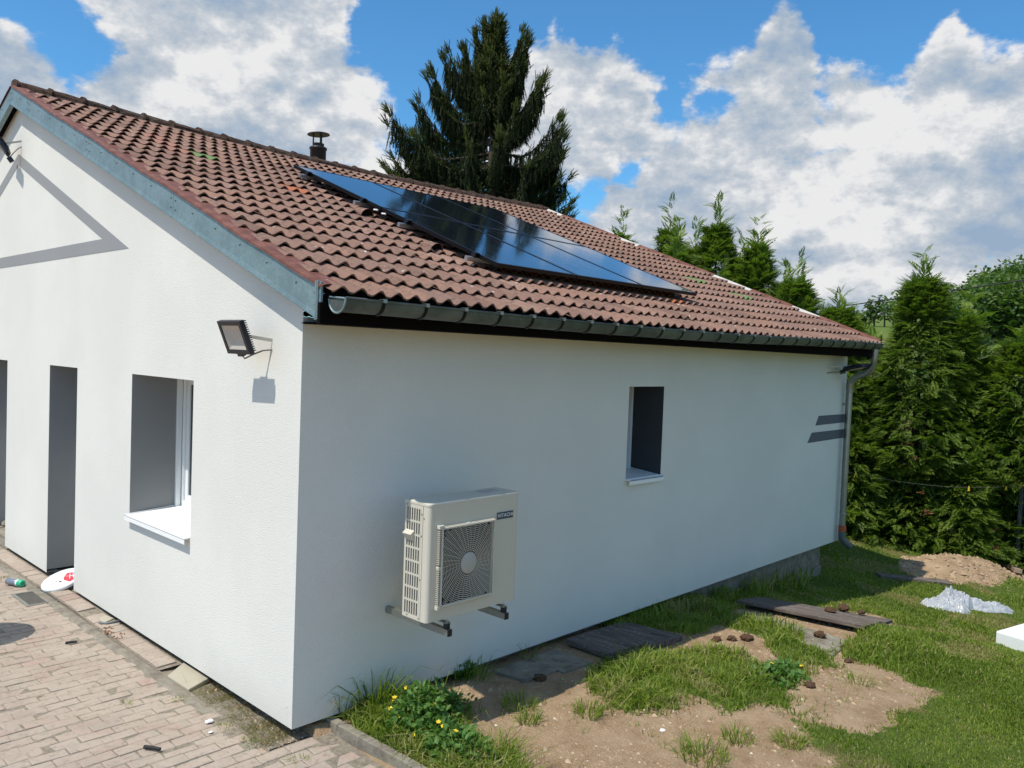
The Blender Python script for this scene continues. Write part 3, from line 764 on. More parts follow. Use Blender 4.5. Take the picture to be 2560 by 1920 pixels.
for r in range(21):
    s1 = EAVE_S-r*GG; s0 = s1-GG-.045
    for c in range(NC):
        x = X0+.015+c*GW
        if x+GW*.6 > X1: continue
        mid = rp(x+.14, s1-.15)
        hid = (2.35 < mid.x < 5.25) and (.55 < mid.y < 3.55)      # under the solar panels
        tiles.append((hid, (mid-Vector((-2.787, -4.478, 2.437))).length, r, c, x, s0))
tiles.sort()
tmesh = {}
def tmesh_for(v, mname):
    key = (v, mname)
    if key not in tmesh:
        vs, fs, s_ = TM[v]; me = bpy.data.meshes.new('tile'); me.from_pydata(vs, [], fs); me.polygons.foreach_set('use_smooth', s_); me.materials.append(M[mname]); me.update(); tmesh[key] = me
    return tmesh[key]
bulk = {}
tj = random.Random(21)
for k, (hid, dist, r, c, x, s0) in enumerate(tiles):
    sp = special(c, r); mname = sp or 'tile'; v = tj.randrange(5)
    if hid and tj.random() < .0: mname = 'tile_new'
    mt = frame_at(x, s0) @ Matrix.Rotation(tj.gauss(0, .006), 4, 'Z') @ Matrix.Translation((0, tj.gauss(0, .004), tj.uniform(0, .003))) @ Matrix.Rotation(tj.gauss(0, .004), 4, 'X')
    if k < 290 or sp:
        o = bpy.data.objects.new('tile', tmesh_for(v, mname)); COL.objects.link(o); o.parent = roof
        o.matrix_parent_inverse = (house.matrix_basis @ roof.matrix_parent_inverse @ roof.matrix_basis).inverted() if False else Matrix.Translation((-4.3, -YR, -ZR))
        o.matrix_basis = mt
        if sp: o['label'] = {'tile_pink': 'newer salmon-red tile', 'tile_green': 'tile with a bright green mossy patch', 'tile_new': 'newer bright orange tile'}[sp]
    else:
        b_ = bulk.setdefault(mname, MB()); vs, fs, s_ = TM[v]; kk = len(b_.v)
        b_.v += [tuple(mt @ Vector(p)) for p in vs]; b_.f += [[i+kk for i in f] for f in fs]; b_.s += s_
for mname, b_ in bulk.items():
    o = b_.build('tile_courses', M[mname], roof, 'stuff', fix=False)
# deck under the tiles, far pitch
dk = MB()
for i in range(24):
    xa = X0+(X1-X0)*i/24; xb = X0+(X1-X0)*(i+1)/24
    dk.quad(rp(xa, .05, -.03), rp(xa, EAVE_S-.10, -.03), rp(xb, EAVE_S-.10, -.03), rp(xb, .05, -.03))
    pa, pb = rp(xa, 0, 0), rp(xb, 0, 0)
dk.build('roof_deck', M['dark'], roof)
fp = MB(); nx_ = 260
for r in range(21):
    s1 = EAVE_S-r*GG; s0 = s1-GG
    for i in range(nx_):
        q = []
        for (xx, ss, hh) in ((X0+(X1-X0)*i/nx_, s0, .0), (X0+(X1-X0)*(i+1)/nx_, s0, .0), (X0+(X1-X0)*(i+1)/nx_, s1, .014), (X0+(X1-X0)*i/nx_, s1, .014)):
            w = ((xx-X0)/GW*2) % 1; p = rp(xx, ss, hh+.03*(.5-.5*math.cos(2*math.pi*w))); q.append((p.x, 2*YR-p.y, p.z))
        fp.add(q, [(0, 1, 2, 3)], True)
fp.build('far_pitch_tiles', M['tile'], roof, 'stuff', fix=False)
# ridge caps
cr = random.Random(5)
for i in range(26):
    xa = X0+.02+i*.345; lj = .345
    if xa > X1-.3: lj = X1-xa
    mb = MB(); n = 9; secs = []
    bx = [(0, .108, .010), (.03, .106, .010), (.036, .100, .002), (lj*.5, .100, 0.), (lj+.02, .094, -.006)]
    for (dx, rad, up) in bx:
        ring = []
        for j in range(n+1):
            a = math.pi*(j/n); rr = rad*(1+cr.uniform(-.05, .05)); yy = math.cos(a)*rr*1.22; zz = math.sin(a)*rr*.86+up+cr.uniform(-.003, .003)
            ring.append(Vector((xa+dx+cr.uniform(-.002, .002), YR+yy, ZR+sag(xa+dx, 0)-.012+zz)))
        secs.append(ring)
    for a, b in zip(secs[:-1], secs[1:]):
        for j in range(n): mb.add([a[j], a[j+1], b[j+1], b[j]], [(0, 1, 2, 3)], True)
    mb.add(secs[0], [tuple(range(n+1))]); mb.add(secs[-1], [tuple(range(n+1))])
    o = mb.build('ridge_cap', M['ridge'], roof, fix=True)
# mortar bead under the caps
mb = MB()
for i in range(120):
    xa = X0+.03+(X1-X0-.06)*i/120; xb = X0+.03+(X1-X0-.06)*(i+1)/120
    h1 = .035+.02*vnoise(np.array([xa*9]), np.array([0.]))[0]; h2 = .035+.02*vnoise(np.array([xb*9]), np.array([0.]))[0]
    mb.quad(rp(xa, .09, h1), rp(xa, .165, .01), rp(xb, .165, .01), rp(xb, .09, h2))
mb.build('ridge_mortar', M['ridge'], roof, fix=False)
# near verge: zinc bargeboard in lengths, drip flange and red-brown flashing strip
def yz(s, h, side):       # point on verge profile
    p = Vector((0, YR, ZR))+DS*s+NR*h
    return (p.y if side > 0 else 2*YR-p.y, p.z)
for side in (1, -1):
    ends = [0, .66, 2.52, 4.45, 6.585] if side > 0 else [0, 2.0, 4.2, 6.585]
    for a, b in zip(ends[:-1], ends[1:]):
        a2 = a+.003; m = MB()
        (ya, zt1), (yb, zt2) = yz(a2, 0, side), yz(b, 0, side)
        m.prism([(X0, ya, zt1), (X0, yb, zt2), (X0, yb, zt2-.170), (X0, ya, zt1-.170)], (.004, 0, 0))
        m.prism([(X0-.006, ya, zt1-.160), (X0-.006, yb, zt2-.160), (X0-.010, yb, zt2-.190), (X0-.010, ya, zt1-.190)], (.012, 0, 0))
        m.prism([(X0-.012, ya, zt1-.182), (X0-.012, yb, zt2-.182), (X0+.03, yb, zt2-.190), (X0+.03, ya, zt1-.190)], (0, 0, -.005))
        m.build('bargeboard', M['zinc'], roof)
    sc = MB(); s = .2
    for a, b in zip(ends[:-1], ends[1:]):
        for s in [a+.04]+list(np.arange(a+.35, b-.1, .38))+[b-.04]:
            for dz in ((.05, .12) if (s == a+.04 or s == b-.04) else (.06,)):
                y, z = yz(s, 0, side); sc.lathe([(.0075, 0), (.006, .004), (0., .0055)], (X0-.001, y, z-dz), (-1, 0, 0), 8)
    sc.build('screws', M['screw'], roof, 'stuff')
    # soffit board behind the bargeboard
    (ya, z1), (yb, z2) = yz(0.0, 0, side), yz(6.6, 0, side)
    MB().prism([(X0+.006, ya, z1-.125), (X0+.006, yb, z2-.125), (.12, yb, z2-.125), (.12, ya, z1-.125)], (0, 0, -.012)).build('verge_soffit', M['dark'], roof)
    fl = MB(); n = 40
    for i in range(n):
        s0 = .02+6.62*i/n; s1 = .02+6.62*(i+1)/n
        wob = lambda s: .004*math.sin(s*3.1)+.003*math.sin(s*7.7)
        prof = lambda s: [(X0-.014, yz(s, 0, 1)[0], yz(s, 0, 1)[1]+.002+wob(s)), (X0-.012, yz(s, 0, 1)[0], yz(s, 0, 1)[1]+.018+wob(s)), (X0+.025, yz(s, 0, 1)[0], yz(s, 0, 1)[1]+.030+wob(s)), (X0+.115+wob(s)*2, yz(s, 0, 1)[0], yz(s, 0, 1)[1]+.036+wob(s)*.5)]
        pa, pb = prof(s0), prof(s1)
        if side < 0: pa = [(x, 2*YR-y, z) for x, y, z in pa]; pb = [(x, 2*YR-y, z) for x, y, z in pb]
        for j in range(3): fl.add([pa[j], pa[j+1], pb[j+1], pb[j]], [(0, 1, 2, 3)])
    fl.build('verge_flashing', M['verge'], roof, fix=False)
# corner posts where bargeboard meets gutter
yc, zc = yz(6.585, 0, 1)
pm = MB().box((X0-.016, yc-.012, zc-.195), (X0+.004, yc+.02, zc+.035)); pm.box((X0-.006, yc-.03, zc-.18), (X0+.012, yc-.014, zc+.03)); pm.tube([(X0-.014, yc+.004, zc-.195), (X0-.014, yc+.004, zc+.035)], .009, 8)
bevel(pm.build('bargeboard_end_cap', M['zinc'], roof), .003)
# far verge: red-brown metal with pale mortar stretches
fv = [(0, .5, 'verge_bare'), (.5, 1.9, 'verge'), (1.9, 2.35, 'verge_bare'), (2.35, 3.9, 'verge'), (3.9, 4.6, 'verge_bare'), (4.6, 5.3, 'verge'), (5.3, 5.75, 'verge_bare'), (5.75, 6.66, 'verge')]
for a, b, mn in fv:
    m = MB(); n = 6; d = .0 if mn == 'verge' else .008
    for i in range(n):
        s0, s1 = a+(b-a)*i/n, a+(b-a)*(i+1)/n
        P0 = [rp(X1-.10, s0, .030-d), rp(X1-.03, s0, .062-d), rp(X1+.02, s0, .058-d), rp(X1+.022, s0, -.10)]; P1 = [rp(X1-.10, s1, .030-d), rp(X1-.03, s1, .062-d), rp(X1+.02, s1, .058-d), rp(X1+.022, s1, -.10)]
        for j in range(3): m.add([P0[j], P0[j+1], P1[j+1], P1[j]], [(0, 1, 2, 3)])
    m.build('far_verge_flashing' if mn == 'verge' else 'mortar_verge', M[mn], roof, fix=False)
fm = MB(); 
for side in (1, -1):
    (ya, z1), (yb, z2) = yz(0, 0, side), yz(6.6, 0, side)
    fm.prism([(X1, ya, z1), (X1, yb, z2), (X1, yb, z2-.17), (X1, ya, z1-.17)], (.02, 0, 0))
fm.build('far_bargeboard', M['dark'], roof)
# eave box
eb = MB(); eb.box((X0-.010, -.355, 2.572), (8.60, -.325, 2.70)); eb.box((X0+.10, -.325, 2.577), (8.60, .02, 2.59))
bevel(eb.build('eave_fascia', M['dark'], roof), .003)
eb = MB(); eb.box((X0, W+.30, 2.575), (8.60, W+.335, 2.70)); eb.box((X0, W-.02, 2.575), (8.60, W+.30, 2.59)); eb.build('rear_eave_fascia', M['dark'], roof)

fl_ = MB()
for i in range(40):
    xa = X0+.02+(8.7-X0)*i/40*.995; xb = X0+.02+(8.7-X0)*(i+1)/40*.995; pa, pb = rp(xa, 6.63, .0), rp(xb, 6.63, .0)
    fl_.quad((xa, -.340, 2.66), (xb, -.340, 2.66), (xb, -.352, pb.z), (xa, -.352, pa.z))
fl_.quad((X0+.02, -.34, 2.65), (X0+.02, .02, 2.80), (X0+.02, .02, 2.9), (X0+.02, -.34, 2.76))
fl_.build('eave_filler', M['dark'], roof, fix=False)
# gutter
gut = empty('gutter', (4.2, -.43, 2.7)); parent(gut, house)
GX0, GX1 = -.055, 8.50
def gz(x): return 2.722+(-.020*math.sin(math.pi*min(max((x)/6., 0), 1)))+.03*float(sm((x-4.5)/4))
GR = .078; GYC = -.450
def gsec(x, r, n=12, yc=GYC):
    return [(x, yc+math.cos(math.pi+math.pi*j/n)*r, gz(x)+math.sin(math.pi+math.pi*j/n)*r) for j in range(n+1)]
xsg = np.linspace(GX0, GX1, 60)
for nm, r0, r1 in (('trough', GR, GR-.003),):
    m = MB()
    for a, b in zip(xsg[:-1], xsg[1:]):
        for r, fl_ in ((r0, 0), (r1, 1)):
            A, B_ = gsec(a, r), gsec(b, r)
            for j in range(12): m.add([A[j], A[j+1], B_[j+1], B_[j]], [(0, 1, 2, 3)], True)
    for x in (GX0, GX1):
        A = gsec(x, GR); m.add(A, [tuple(range(13))])
    m.build('trough', M['gutter'], gut, fix=False)
m = MB(); m.tube([(x, GYC-GR-.004, gz(x)+.002) for x in xsg], .009, 8); m.build('front_bead', M['gutter'], gut)
m = MB()
gr_ = random.Random(4)
for a, b in zip(xsg[1:-4], xsg[2:-3]):
    m.quad((a, GYC-GR-.012, gz(a)+.0115), (a, GYC-GR+.012, gz(a)+.013), (b, GYC-GR+.012, gz(b)+.013), (b, GYC-GR-.012, gz(b)+.0115))
m.build('rust_stained_lip', M['gutter_rust'], gut, fix=False)
# end stop: a folded ring round the near end
m = MB(); A = gsec(GX0-.002, GR+.006, 12); m.tube(A, .0065, 6); m.tube([(GX0-.002, GYC-GR, gz(GX0)), (GX0-.002, GYC+GR, gz(GX0)+.012)], .006, 6)
m.build('end_stop', M['zinc'], gut)
for i in range(26):
    x = .22+i*.333
    if x > 8.4: break
    m = MB(); A = [(x, GYC+math.cos(math.pi+math.pi*j/14)*(GR+.002), gz(x)+math.sin(math.pi+math.pi*j/14)*(GR+.002)) for j in range(15)]; m2 = MB()
    for (p, q) in zip(A[:-1], A[1:]):
        m.add([(x-.011, p[1], p[2]), (x+.011, p[1], p[2]), (x+.011, q[1], q[2]), (x-.011, q[1], q[2])], [(0, 1, 2, 3)])
        pc = Vector((0, GYC, gz(x))); 
        o1 = Vector((0, p[1], p[2]))-pc; o2 = Vector((0, q[1], q[2]))-pc; o1 = pc+o1*1.06; o2 = pc+o2*1.06
        m.add([(x-.011, o1.y, o1.z), (x+.011, o1.y, o1.z), (x+.011, o2.y, o2.z), (x-.011, o2.y, o2.z)], [(3, 2, 1, 0)])
        for sx in (-.011, .011): m.add([(x+sx, p[1], p[2]), (x+sx, o1.y, o1.z), (x+sx, o2.y, o2.z), (x+sx, q[1], q[2])], [(0, 1, 2, 3)])
    m.build('bracket', M['black_metal'], gut, fix=False)
    MB().box((x-.013, GYC-GR-.017, gz(x)-.006), (x+.013, GYC-GR+.03, gz(x)+.017)).build('clip', M['galv'], gut)
# downpipe
dp = empty('downpipe', (8.56, -.09, .1)); parent(dp, house)
px, py = 8.575, -.085
path = [(8.42, GYC, 2.68), (8.42, GYC, 2.56), (8.43, GYC+.01, 2.48), (8.455, GYC+.05, 2.41), (8.50, -.33, 2.36), (8.54, -.23, 2.325), (8.57, -.14, 2.28), (px, py-.01, 2.20), (px, py, 2.08)]
MB().tube(path, .046, 14).build('swan_neck', M['pipe'], dp)
MB().tube([(px, py, 2.1), (px-.01, py, .22)], .041, 16).build('pipe', M['pipe'], dp)
for z in (2.10, .40):
    MB().lathe([(.046, -.012), (.049, -.006), (.049, .006), (.046, .012)], (px-.004*(2-z), py, z), (0, 0, 1), 16).build('collar', M['pipe'], dp)
MB().tube([(px-.01, py, .235), (px-.01, py, .155)], .052, 16).build('sealing_sleeve', M['red_plastic'], dp)
MB().tube([(px-.01, py, .165), (px-.01, py, .06), (px+.01, py-.02, .02), (px+.07, py-.05, -.03), (px+.11, py-.07, -.055)], .049, 16).build('elbow', M['grey_plastic'], dp)
MB().box((px-.02, -.06, 1.9), (px+.0, .0, 1.93)).build('pipe_bracket', M['galv'], dp)

# chimney flue
fx, fy = 4.10, 6.30
fl = empty('chimney_flue', (fx, fy, 4.95)); tag(fl, 'black metal stove flue with a round rain cap behind the ridge', 'chimney')
MB().lathe([(.118, 0), (.118, .50), (.128, .505), (.132, .52), (.128, .535), (.118, .54), (.09, .545)], (fx, fy, 4.90), n=28).build('pipe', M['black_paint'], fl)
MB().lathe([(.084, 0), (.086, .045), (.089, .05), (.084, .055), (.07, .055)], (fx, fy, 5.44), n=28).build('spigot', M['black_paint'], fl)
for a in (20, 140, 260):
    c, s_ = math.cos(R(a)), math.sin(R(a)); MB().box((fx+c*.075-.008, fy+s_*.075-.008, 5.48), (fx+c*.075+.008, fy+s_*.075+.008, 5.64)).build('strut', M['black_paint'], fl)
MB().lathe([(.165, 0), (.168, .004), (.162, .012), (.10, .030), (.04, .042), (0, .046)], (fx, fy, 5.625), (-.05, .03, 1), n=32).build('rain_cap', M['black_paint'], fl)

# ------------------------------------------------------------------ solar panels
def pp(x, s, h): return Vector((x, YR, ZR))+DS*s+NR*h
PX0, PS0, PWd, PLn, HP = 2.17, 2.15, 1.085, 1.775, .105
names = ['left column', 'middle column', 'right column']
for r in range(2):
    for c in range(3):
        xa = PX0+c*PWd+.006; xb = PX0+(c+1)*PWd-.006; sa = PS0+r*PLn+.008; sb = PS0+(r+1)*PLn-.008
        e = empty('solar_panel', pp((xa+xb)/2, sb, HP)); tag(e, f"black glass solar panel on the tiled roof, {'upper' if r == 0 else 'lower'} row, {names[c]}", 'solar panel', 'solar panels on the roof')
        m = MB(); hh = HP
        for (x0, x1, s0, s1) in ((xa, xa+.02, sa, sb), (xb-.02, xb, sa, sb), (xa+.02, xb-.02, sa, sa+.02), (xa+.02, xb-.02, sb-.02, sb)):
            m.add([pp(x0, s0, hh), pp(x1, s0, hh), pp(x1, s1, hh), pp(x0, s1, hh), pp(x0, s0, hh-.035), pp(x1, s0, hh-.035), pp(x1, s1, hh-.035), pp(x0, s1, hh-.035)], [(0, 3, 2, 1), (4, 5, 6, 7), (0, 1, 5, 4), (1, 2, 6, 5), (2, 3, 7, 6), (3, 0, 4, 7)])
        m.build('frame', M['black_metal'], e)
        MB().prism([pp(xa+.012, sa+.012, hh-.0025), pp(xa+.012, sb-.012, hh-.0025), pp(xb-.012, sb-.012, hh-.0025), pp(xb-.012, sa+.012, hh-.0025)], -NR*.006).build('glass', M['panel'], e)
for k, s in enumerate((2.52, 3.62, 4.40, 5.42)):
    e = empty('mounting_rail', pp(PX0+.2, s, .04)); lab = ['uppermost', 'second from the top', 'third from the top', 'lowest'][k]
    tag(e, f'aluminium mounting rail poking out under the solar panels, {lab}', 'rail', 'rails under the solar panels')
    m = MB(); x0, x1 = PX0-.11, PX0+3*PWd+.03
    m.add([pp(x0, s-.02, .03), pp(x1, s-.02, .03), pp(x1, s+.02, .03), pp(x0, s+.02, .03), pp(x0, s-.02, .068), pp(x1, s-.02, .068), pp(x1, s+.02, .068), pp(x0, s+.02, .068)], [(0, 3, 2, 1), (4, 5, 6, 7), (0, 1, 5, 4), (1, 2, 6, 5), (2, 3, 7, 6), (3, 0, 4, 7)])
    m.build('rail_bar', M['alu'], e)
    m = MB(); m.add([pp(PX0-.045, s-.025, .068), pp(PX0+.004, s-.025, .068), pp(PX0+.004, s+.025, .068), pp(PX0-.045, s+.025, .068), pp(PX0-.03, s-.025, .112), pp(PX0+.02, s-.025, .112), pp(PX0+.02, s+.025, .112), pp(PX0-.03, s+.025, .112)], [(0, 3, 2, 1), (4, 5, 6, 7), (0, 1, 5, 4), (1, 2, 6, 5), (2, 3, 7, 6), (3, 0, 4, 7)])
    m.build('end_clamp', M['black_metal'], e)
# white connector plugs at the left edge of the array
m = MB()
for s in (3.86, 4.0):
    m.tube([pp(PX0-.03, s, .055), pp(PX0-.02, s+.05, .065)], .009, 8)
tag(m.build('cable_connectors', M['white_plastic']), 'white cable connectors at the left edge of the solar array', 'connectors')
# vent tiles
for k, (x, s) in enumerate(((2.05, 3.85), (2.02, 5.02))):
    m = MB(); mt = frame_at(x-.14, s-.2); n = 10
    for (yy, rad) in ((.0, .02), (.1, .055), (.24, .075)):
        pass
    rings = []
    for (yy, rad) in ((.0, .01), (.08, .045), (.24, .072)):
        rings.append([mt @ Vector((.14+math.cos(math.pi*j/n)*rad*1.05, yy, .025+math.sin(math.pi*j/n)*rad)) for j in range(n+1)])
    for A, B_ in zip(rings[:-1], rings[1:]):
        for j in range(n): m.add([A[j], A[j+1], B_[j+1], B_[j]], [(0, 1, 2, 3)], True)
    m.build('vent_tile', M['tile'], roof, fix=False)
    m = MB(); m.add([mt @ Vector((.14+math.cos(math.pi*j/n)*.068, .225, .027+math.sin(math.pi*j/n)*.064)) for j in range(n+1)], [tuple(range(n+1))]); m.build('vent_opening', M['dark'], roof, fix=False)

# ------------------------------------------------------------------ floodlights
def floodlight(org, yaw, pitch, label, arm_end, sensor=False, size=(.29, .225), group=None):
    """org: centre of the front; local frame: -x is the shining direction, y width, z up"""
    e = empty('floodlight', org); tag(e, label, 'floodlight', group)
    Rm = Matrix.Rotation(yaw, 3, 'Z') @ Matrix.Rotation(pitch, 3, 'Y'); O = Vector(org)
    T = lambda p: O+Rm @ Vector(p)
    w, h = size[0]/2, size[1]/2; d = .034
    def bx(m, a, b):
        x0, y0, z0 = a; x1, y1, z1 = b
        vs = [T(p) for p in ((x0, y0, z0), (x1, y0, z0), (x1, y1, z0), (x0, y1, z0), (x0, y0, z1), (x1, y0, z1), (x1, y1, z1), (x0, y1, z1))]
        m.add(vs, [(0, 3, 2, 1), (4, 5, 6, 7), (0, 1, 5, 4), (1, 2, 6, 5), (2, 3, 7, 6), (3, 0, 4, 7)])
    m = MB(); t = .030
    bx(m, (0, -w, h-t), (d, w, h)); bx(m, (0, -w, -h), (d, w, -h+t)); bx(m, (0, -w, -h+t), (d, -w+t, h-t)); bx(m, (0, w-t, -h+t), (d, w, h-t)); bx(m, (d-.004, -w+t, -h+t), (d, w-t, h-t))
    o = m.build('housing', M['lamp_body'], e); bevel(o, .007, 3)
    m = MB()
    for k in range(15):
        z = -h+.012+k*(2*h-.024)/14; bx(m, (d, -w+.01, z-.0025), (d+.020, w-.01, z+.0025))
    bx(m, (d, -.05, -.05), (d+.032, .05, .05))
    m.build('cooling_fins', M['lamp_body'], e)
    m = MB(); i = .055; q = [(-w+t, -h+t), (w-t, -h+t), (w-t, h-t), (-w+t, h-t)]; q2 = [(-w+t+i, -h+t+i*.8), (w-t-i, -h+t+i*.8), (w-t-i, h-t-i*.8), (-w+t+i, h-t-i*.8)]
    A = [T((.006, *p)) for p in q]; B_ = [T((d-.008, *p)) for p in q2]
    for j in range(4): k2 = (j+1) % 4; m.add([A[j], A[k2], B_[k2], B_[j]], [(0, 1, 2, 3)])
    m.add(B_, [(0, 1, 2, 3)]); m.build('reflector', M['reflector'], e)
    m = MB(); m.add([T((.003, *p)) for p in q], [(0, 1, 2, 3)]); m.build('front_glass', M['lamp_glass'], e, fix=False)
    ae = Vector(arm_end); m = MB(); s0 = T((d+.02, -w*.2, 0)); wv = Vector((0, 0, .011)); 
    side = (ae-s0).normalized().cross(Vector((0, 0, 1))).normalized()*.0015
    for p0, p1 in ((s0, ae),):
        m.add([p0-wv-side, p1-wv-side, p1+wv-side, p0+wv-side, p0-wv+side, p1-wv+side, p1+wv+side, p0+wv+side], [(0, 1, 2, 3), (7, 6, 5, 4), (0, 4, 5, 1), (1, 5, 6, 2), (2, 6, 7, 3), (3, 7, 4, 0)])
    m.build('bracket', M['bracket_cream'], e)
    m = MB(); a = T((d, .02, -h+.01)); mid = a+Vector((.0, 0, -.045)); 
    b2 = Vector((ae.x, ae.y, ae.z-.06)) if abs(ae.x) < .02 else Vector((ae.x, ae.y, ae.z-.08))
    m.tube([a, a+Vector((0, 0, -.02)), mid+(b2-mid)*.12+Vector((0, 0, -.012)), mid+(b2-mid)*.35, mid+(b2-mid)*.7+Vector((0, 0, .01)), b2], .0055, 7)
    m.build('cable', M['cable'], e)
    m = MB(); bx(m, (0.004, -.03, -h-.018), (d, .03, -h)); 
    if sensor:
        bx(m, (-.02, -.03, -h-.09), (.03, .03, -h-.035)); bx(m, (.0, -.008, -h-.04), (.015, .008, -h))
    m.build('motion_sensor' if sensor else 'junction_box', M['lamp_body'], e)
    return e
floodlight((-.215, .475, 2.475), R(1), R(-22), 'dark floodlight on a bracket on the sunlit gable wall beside the house corner', (0., .361, 2.468), group='floodlights on the house walls')
floodlight((-.19, 5.86, 4.50), R(-18), R(-35), 'dark floodlight with motion sensor high under the gable peak', (0., 5.80, 4.585), True, (.26, .20), group='floodlights on the house walls')
floodlight((8.30, -.27, 2.405), R(90), R(-76), 'dark floodlight tilted steeply down on the shaded side wall near the downpipe', (7.98, 0., 2.42), True, (.30, .26), group='floodlights on the house walls')

# ------------------------------------------------------------------ heat pump
ac = empty('heat_pump', (.975, -.5, .716)); tag(ac, 'beige outdoor heat pump unit hung on the shaded side wall of the house', 'heat pump')
ax0, ax1, ay0, ay1, az0, az1 = .566, 1.393, -.608, -.370, .714, 1.475
bxm = MB()
# side with slots (x = ax0) is a frame; the rest closed panels with rounded corners
rc = .028
def rounded(z):
    pts = []
    for (cx, cy, a0) in ((ax0+rc, ay1-.004, 180), (ax0+rc, ay0+rc, 180), (ax1-rc, ay0+rc, 270), (ax1-.004, ay1-.004, 0)):
        if cy > ay1-.01: pts.append((ax0 if cx < 1 else ax1, ay1, z)); continue
        for k in range(6): a = R(a0+90*k/5); pts.append((cx+rc*math.cos(a), cy+rc*math.sin(a), z))
    return pts
fan_c = (.896, 1.058); FX0, FX1, FZ0, FZ1 = .660, 1.128, .812, 1.312
SX = (ay0+.082, ay1-.016)        # slot field on the side, y range
# left side strips
def fbox(a, b, name='x'): bxm.box(a, b)
z0, z1 = az0, az1
lo_ = rounded(z0); 
# corner column + front left strip
ring = [p for p in lo_ if p[0] <= ax0+rc+1e-6 and p[1] <= ay0+rc+1e-6]
col = [(ax0, SX[0]-.0, z0)]+ring+[(FX0, ay0, z0)]
for a, b in zip(col[:-1], col[1:]):
    bxm.add([(a[0], a[1], z0), (b[0], b[1], z0), (b[0], b[1], z1-.012), (a[0], a[1], z1-.012)], [(0, 1, 2, 3)], True)
# front: around the fan opening
bxm.quad((FX0, ay0, z0), (FX1, ay0, z0), (FX1, ay0, FZ0), (FX0, ay0, FZ0)); bxm.quad((FX0, ay0, FZ1), (FX1, ay0, FZ1), (FX1, ay0, z1-.012), (FX0, ay0, z1-.012))
ring2 = [p for p in lo_ if p[0] >= ax1-rc-1e-6 and p[1] <= ay0+rc+1e-6]
col = [(FX1, ay0, z0)]+ring2+[(ax1, ay1, z0), (ax0, ay1, z0)]
for a, b in zip(col[:-1], col[1:]):
    bxm.add([(a[0], a[1], z0), (b[0], b[1], z0), (b[0], b[1], z1-.012), (a[0], a[1], z1-.012)], [(0, 1, 2, 3)], True)
# side frame
bxm.quad((ax0, ay1, z0), (ax0, ay1-.016, z0), (ax0, ay1-.016, z1-.012), (ax0, ay1, z1-.012))
bxm.quad((ax0, SX[0], z0), (ax0, SX[1], z0), (ax0, SX[1], z0+.03), (ax0, SX[0], z0+.03)); bxm.quad((ax0, SX[0], z1-.045), (ax0, SX[1], z1-.045), (ax0, SX[1], z1-.012), (ax0, SX[0], z1-.012))
bxm.add([(x, y, z0) for x, y, z in lo_], [tuple(range(len(lo_)))])
bxm.build('casing', M['ac'], ac, fix=False)
# lid with a rounded rim
m = MB(); r0 = rounded(z1-.016); r1 = rounded(z1-.004); C = Vector((.975, -.495, 0))
def grow(pts, k, z): return [(C.x+(x-C.x)*(1+k), C.y+(y-C.y)*(1+k*2.6), z) for x, y, _ in pts]
rings = [grow(r0, .004, z1-.020), grow(r0, .006, z1-.014), grow(r0, .004, z1-.004), grow(r0, -.012, z1+.001), grow(r0, -.04, z1+.002)]
for A, B_ in zip(rings[:-1], rings[1:]):
    for j in range(len(A)): k = (j+1) % len(A); m.add([A[j], A[k], B_[k], B_[j]], [(0, 1, 2, 3)], True)
m.add(rings[-1], [tuple(range(len(rings[-1])))]); m.build('lid', M['ac'], ac, fix=False)
m = MB(); m.box((1.13, -.50, z1+.0022), (1.30, -.42, z1+.0032)); m.build('lid_plate', M['ac_hub'], ac)
# side slot grid
m = MB(); nz, ny_ = 8, 6; zs0, zs1 = z0+.03, z1-.045; wv = .0075
for i in range(1, nz): z = zs0+(zs1-zs0)*i/nz; m.box((ax0-.001, SX[0], z-.006), (ax0+.006, SX[1], z+.006))
for j in range(0, ny_+1): y = SX[0]+(SX[1]-SX[0])*j/ny_; m.box((ax0-.002, y-.0045, zs0), (ax0+.008, y+.0045, zs1))
m.build('side_grille', M['ac'], ac)
MB().box((ax0+.02, ay0+.07, z0+.02), (ax0+.03, ay1-.01, z1-.03)).build('coil', M['ac_coil'], ac)
m = MB(); m.add([(ax0-.002, ay1-.016, 1.285), (ax0-.002, ay1-.10, 1.285), (ax0-.034, ay1-.10, 1.262), (ax0-.034, ay1-.016, 1.262), (ax0-.002, ay1-.016, 1.215), (ax0-.002, ay1-.10, 1.215), (ax0-.026, ay1-.10, 1.25), (ax0-.026, ay1-.016, 1.25)], [(0, 1, 2, 3), (3, 2, 6, 7), (7, 6, 5, 4), (1, 5, 6, 2), (0, 3, 7, 4)])
m.build('sensor_cover', M['ac'], ac)
MB().box((ax0-.0015, SX[0]-.024, z0+.005), (ax0+.002, SX[0]-.0225, z1-.016)).build('panel_seam', M['ac_dark'], ac)
# fan well and fan
m = MB(); m.box((FX0-.005, ay0+.09, FZ0-.005), (FX1+.005, ay0+.10, FZ1+.005)); m.box((FX0-.006, ay0+.012, FZ0-.006), (FX0, ay0+.1, FZ1+.006)); m.box((FX1, ay0+.012, FZ0-.006), (FX1+.006, ay0+.1, FZ1+.006)); m.box((FX0, ay0+.012, FZ1), (FX1, ay0+.1, FZ1+.006)); m.box((FX0, ay0+.012, FZ0-.006), (FX1, ay0+.1, FZ0))
m.build('fan_well', M['ac_dark'], ac)
m = MB()
for k in range(3):
    a0 = k*2*math.pi/3+.4; P_ = []
    for (rr, da, dy) in ((.07, 0, 0), (.225, .25, 0), (.225, 1.35, .035), (.07, 1.0, .03)): P_.append((fan_c[0]+rr*math.cos(a0+da), ay0+.045+dy, fan_c[1]+rr*math.sin(a0+da)))
    m.add(P_, [(0, 1, 2, 3)])
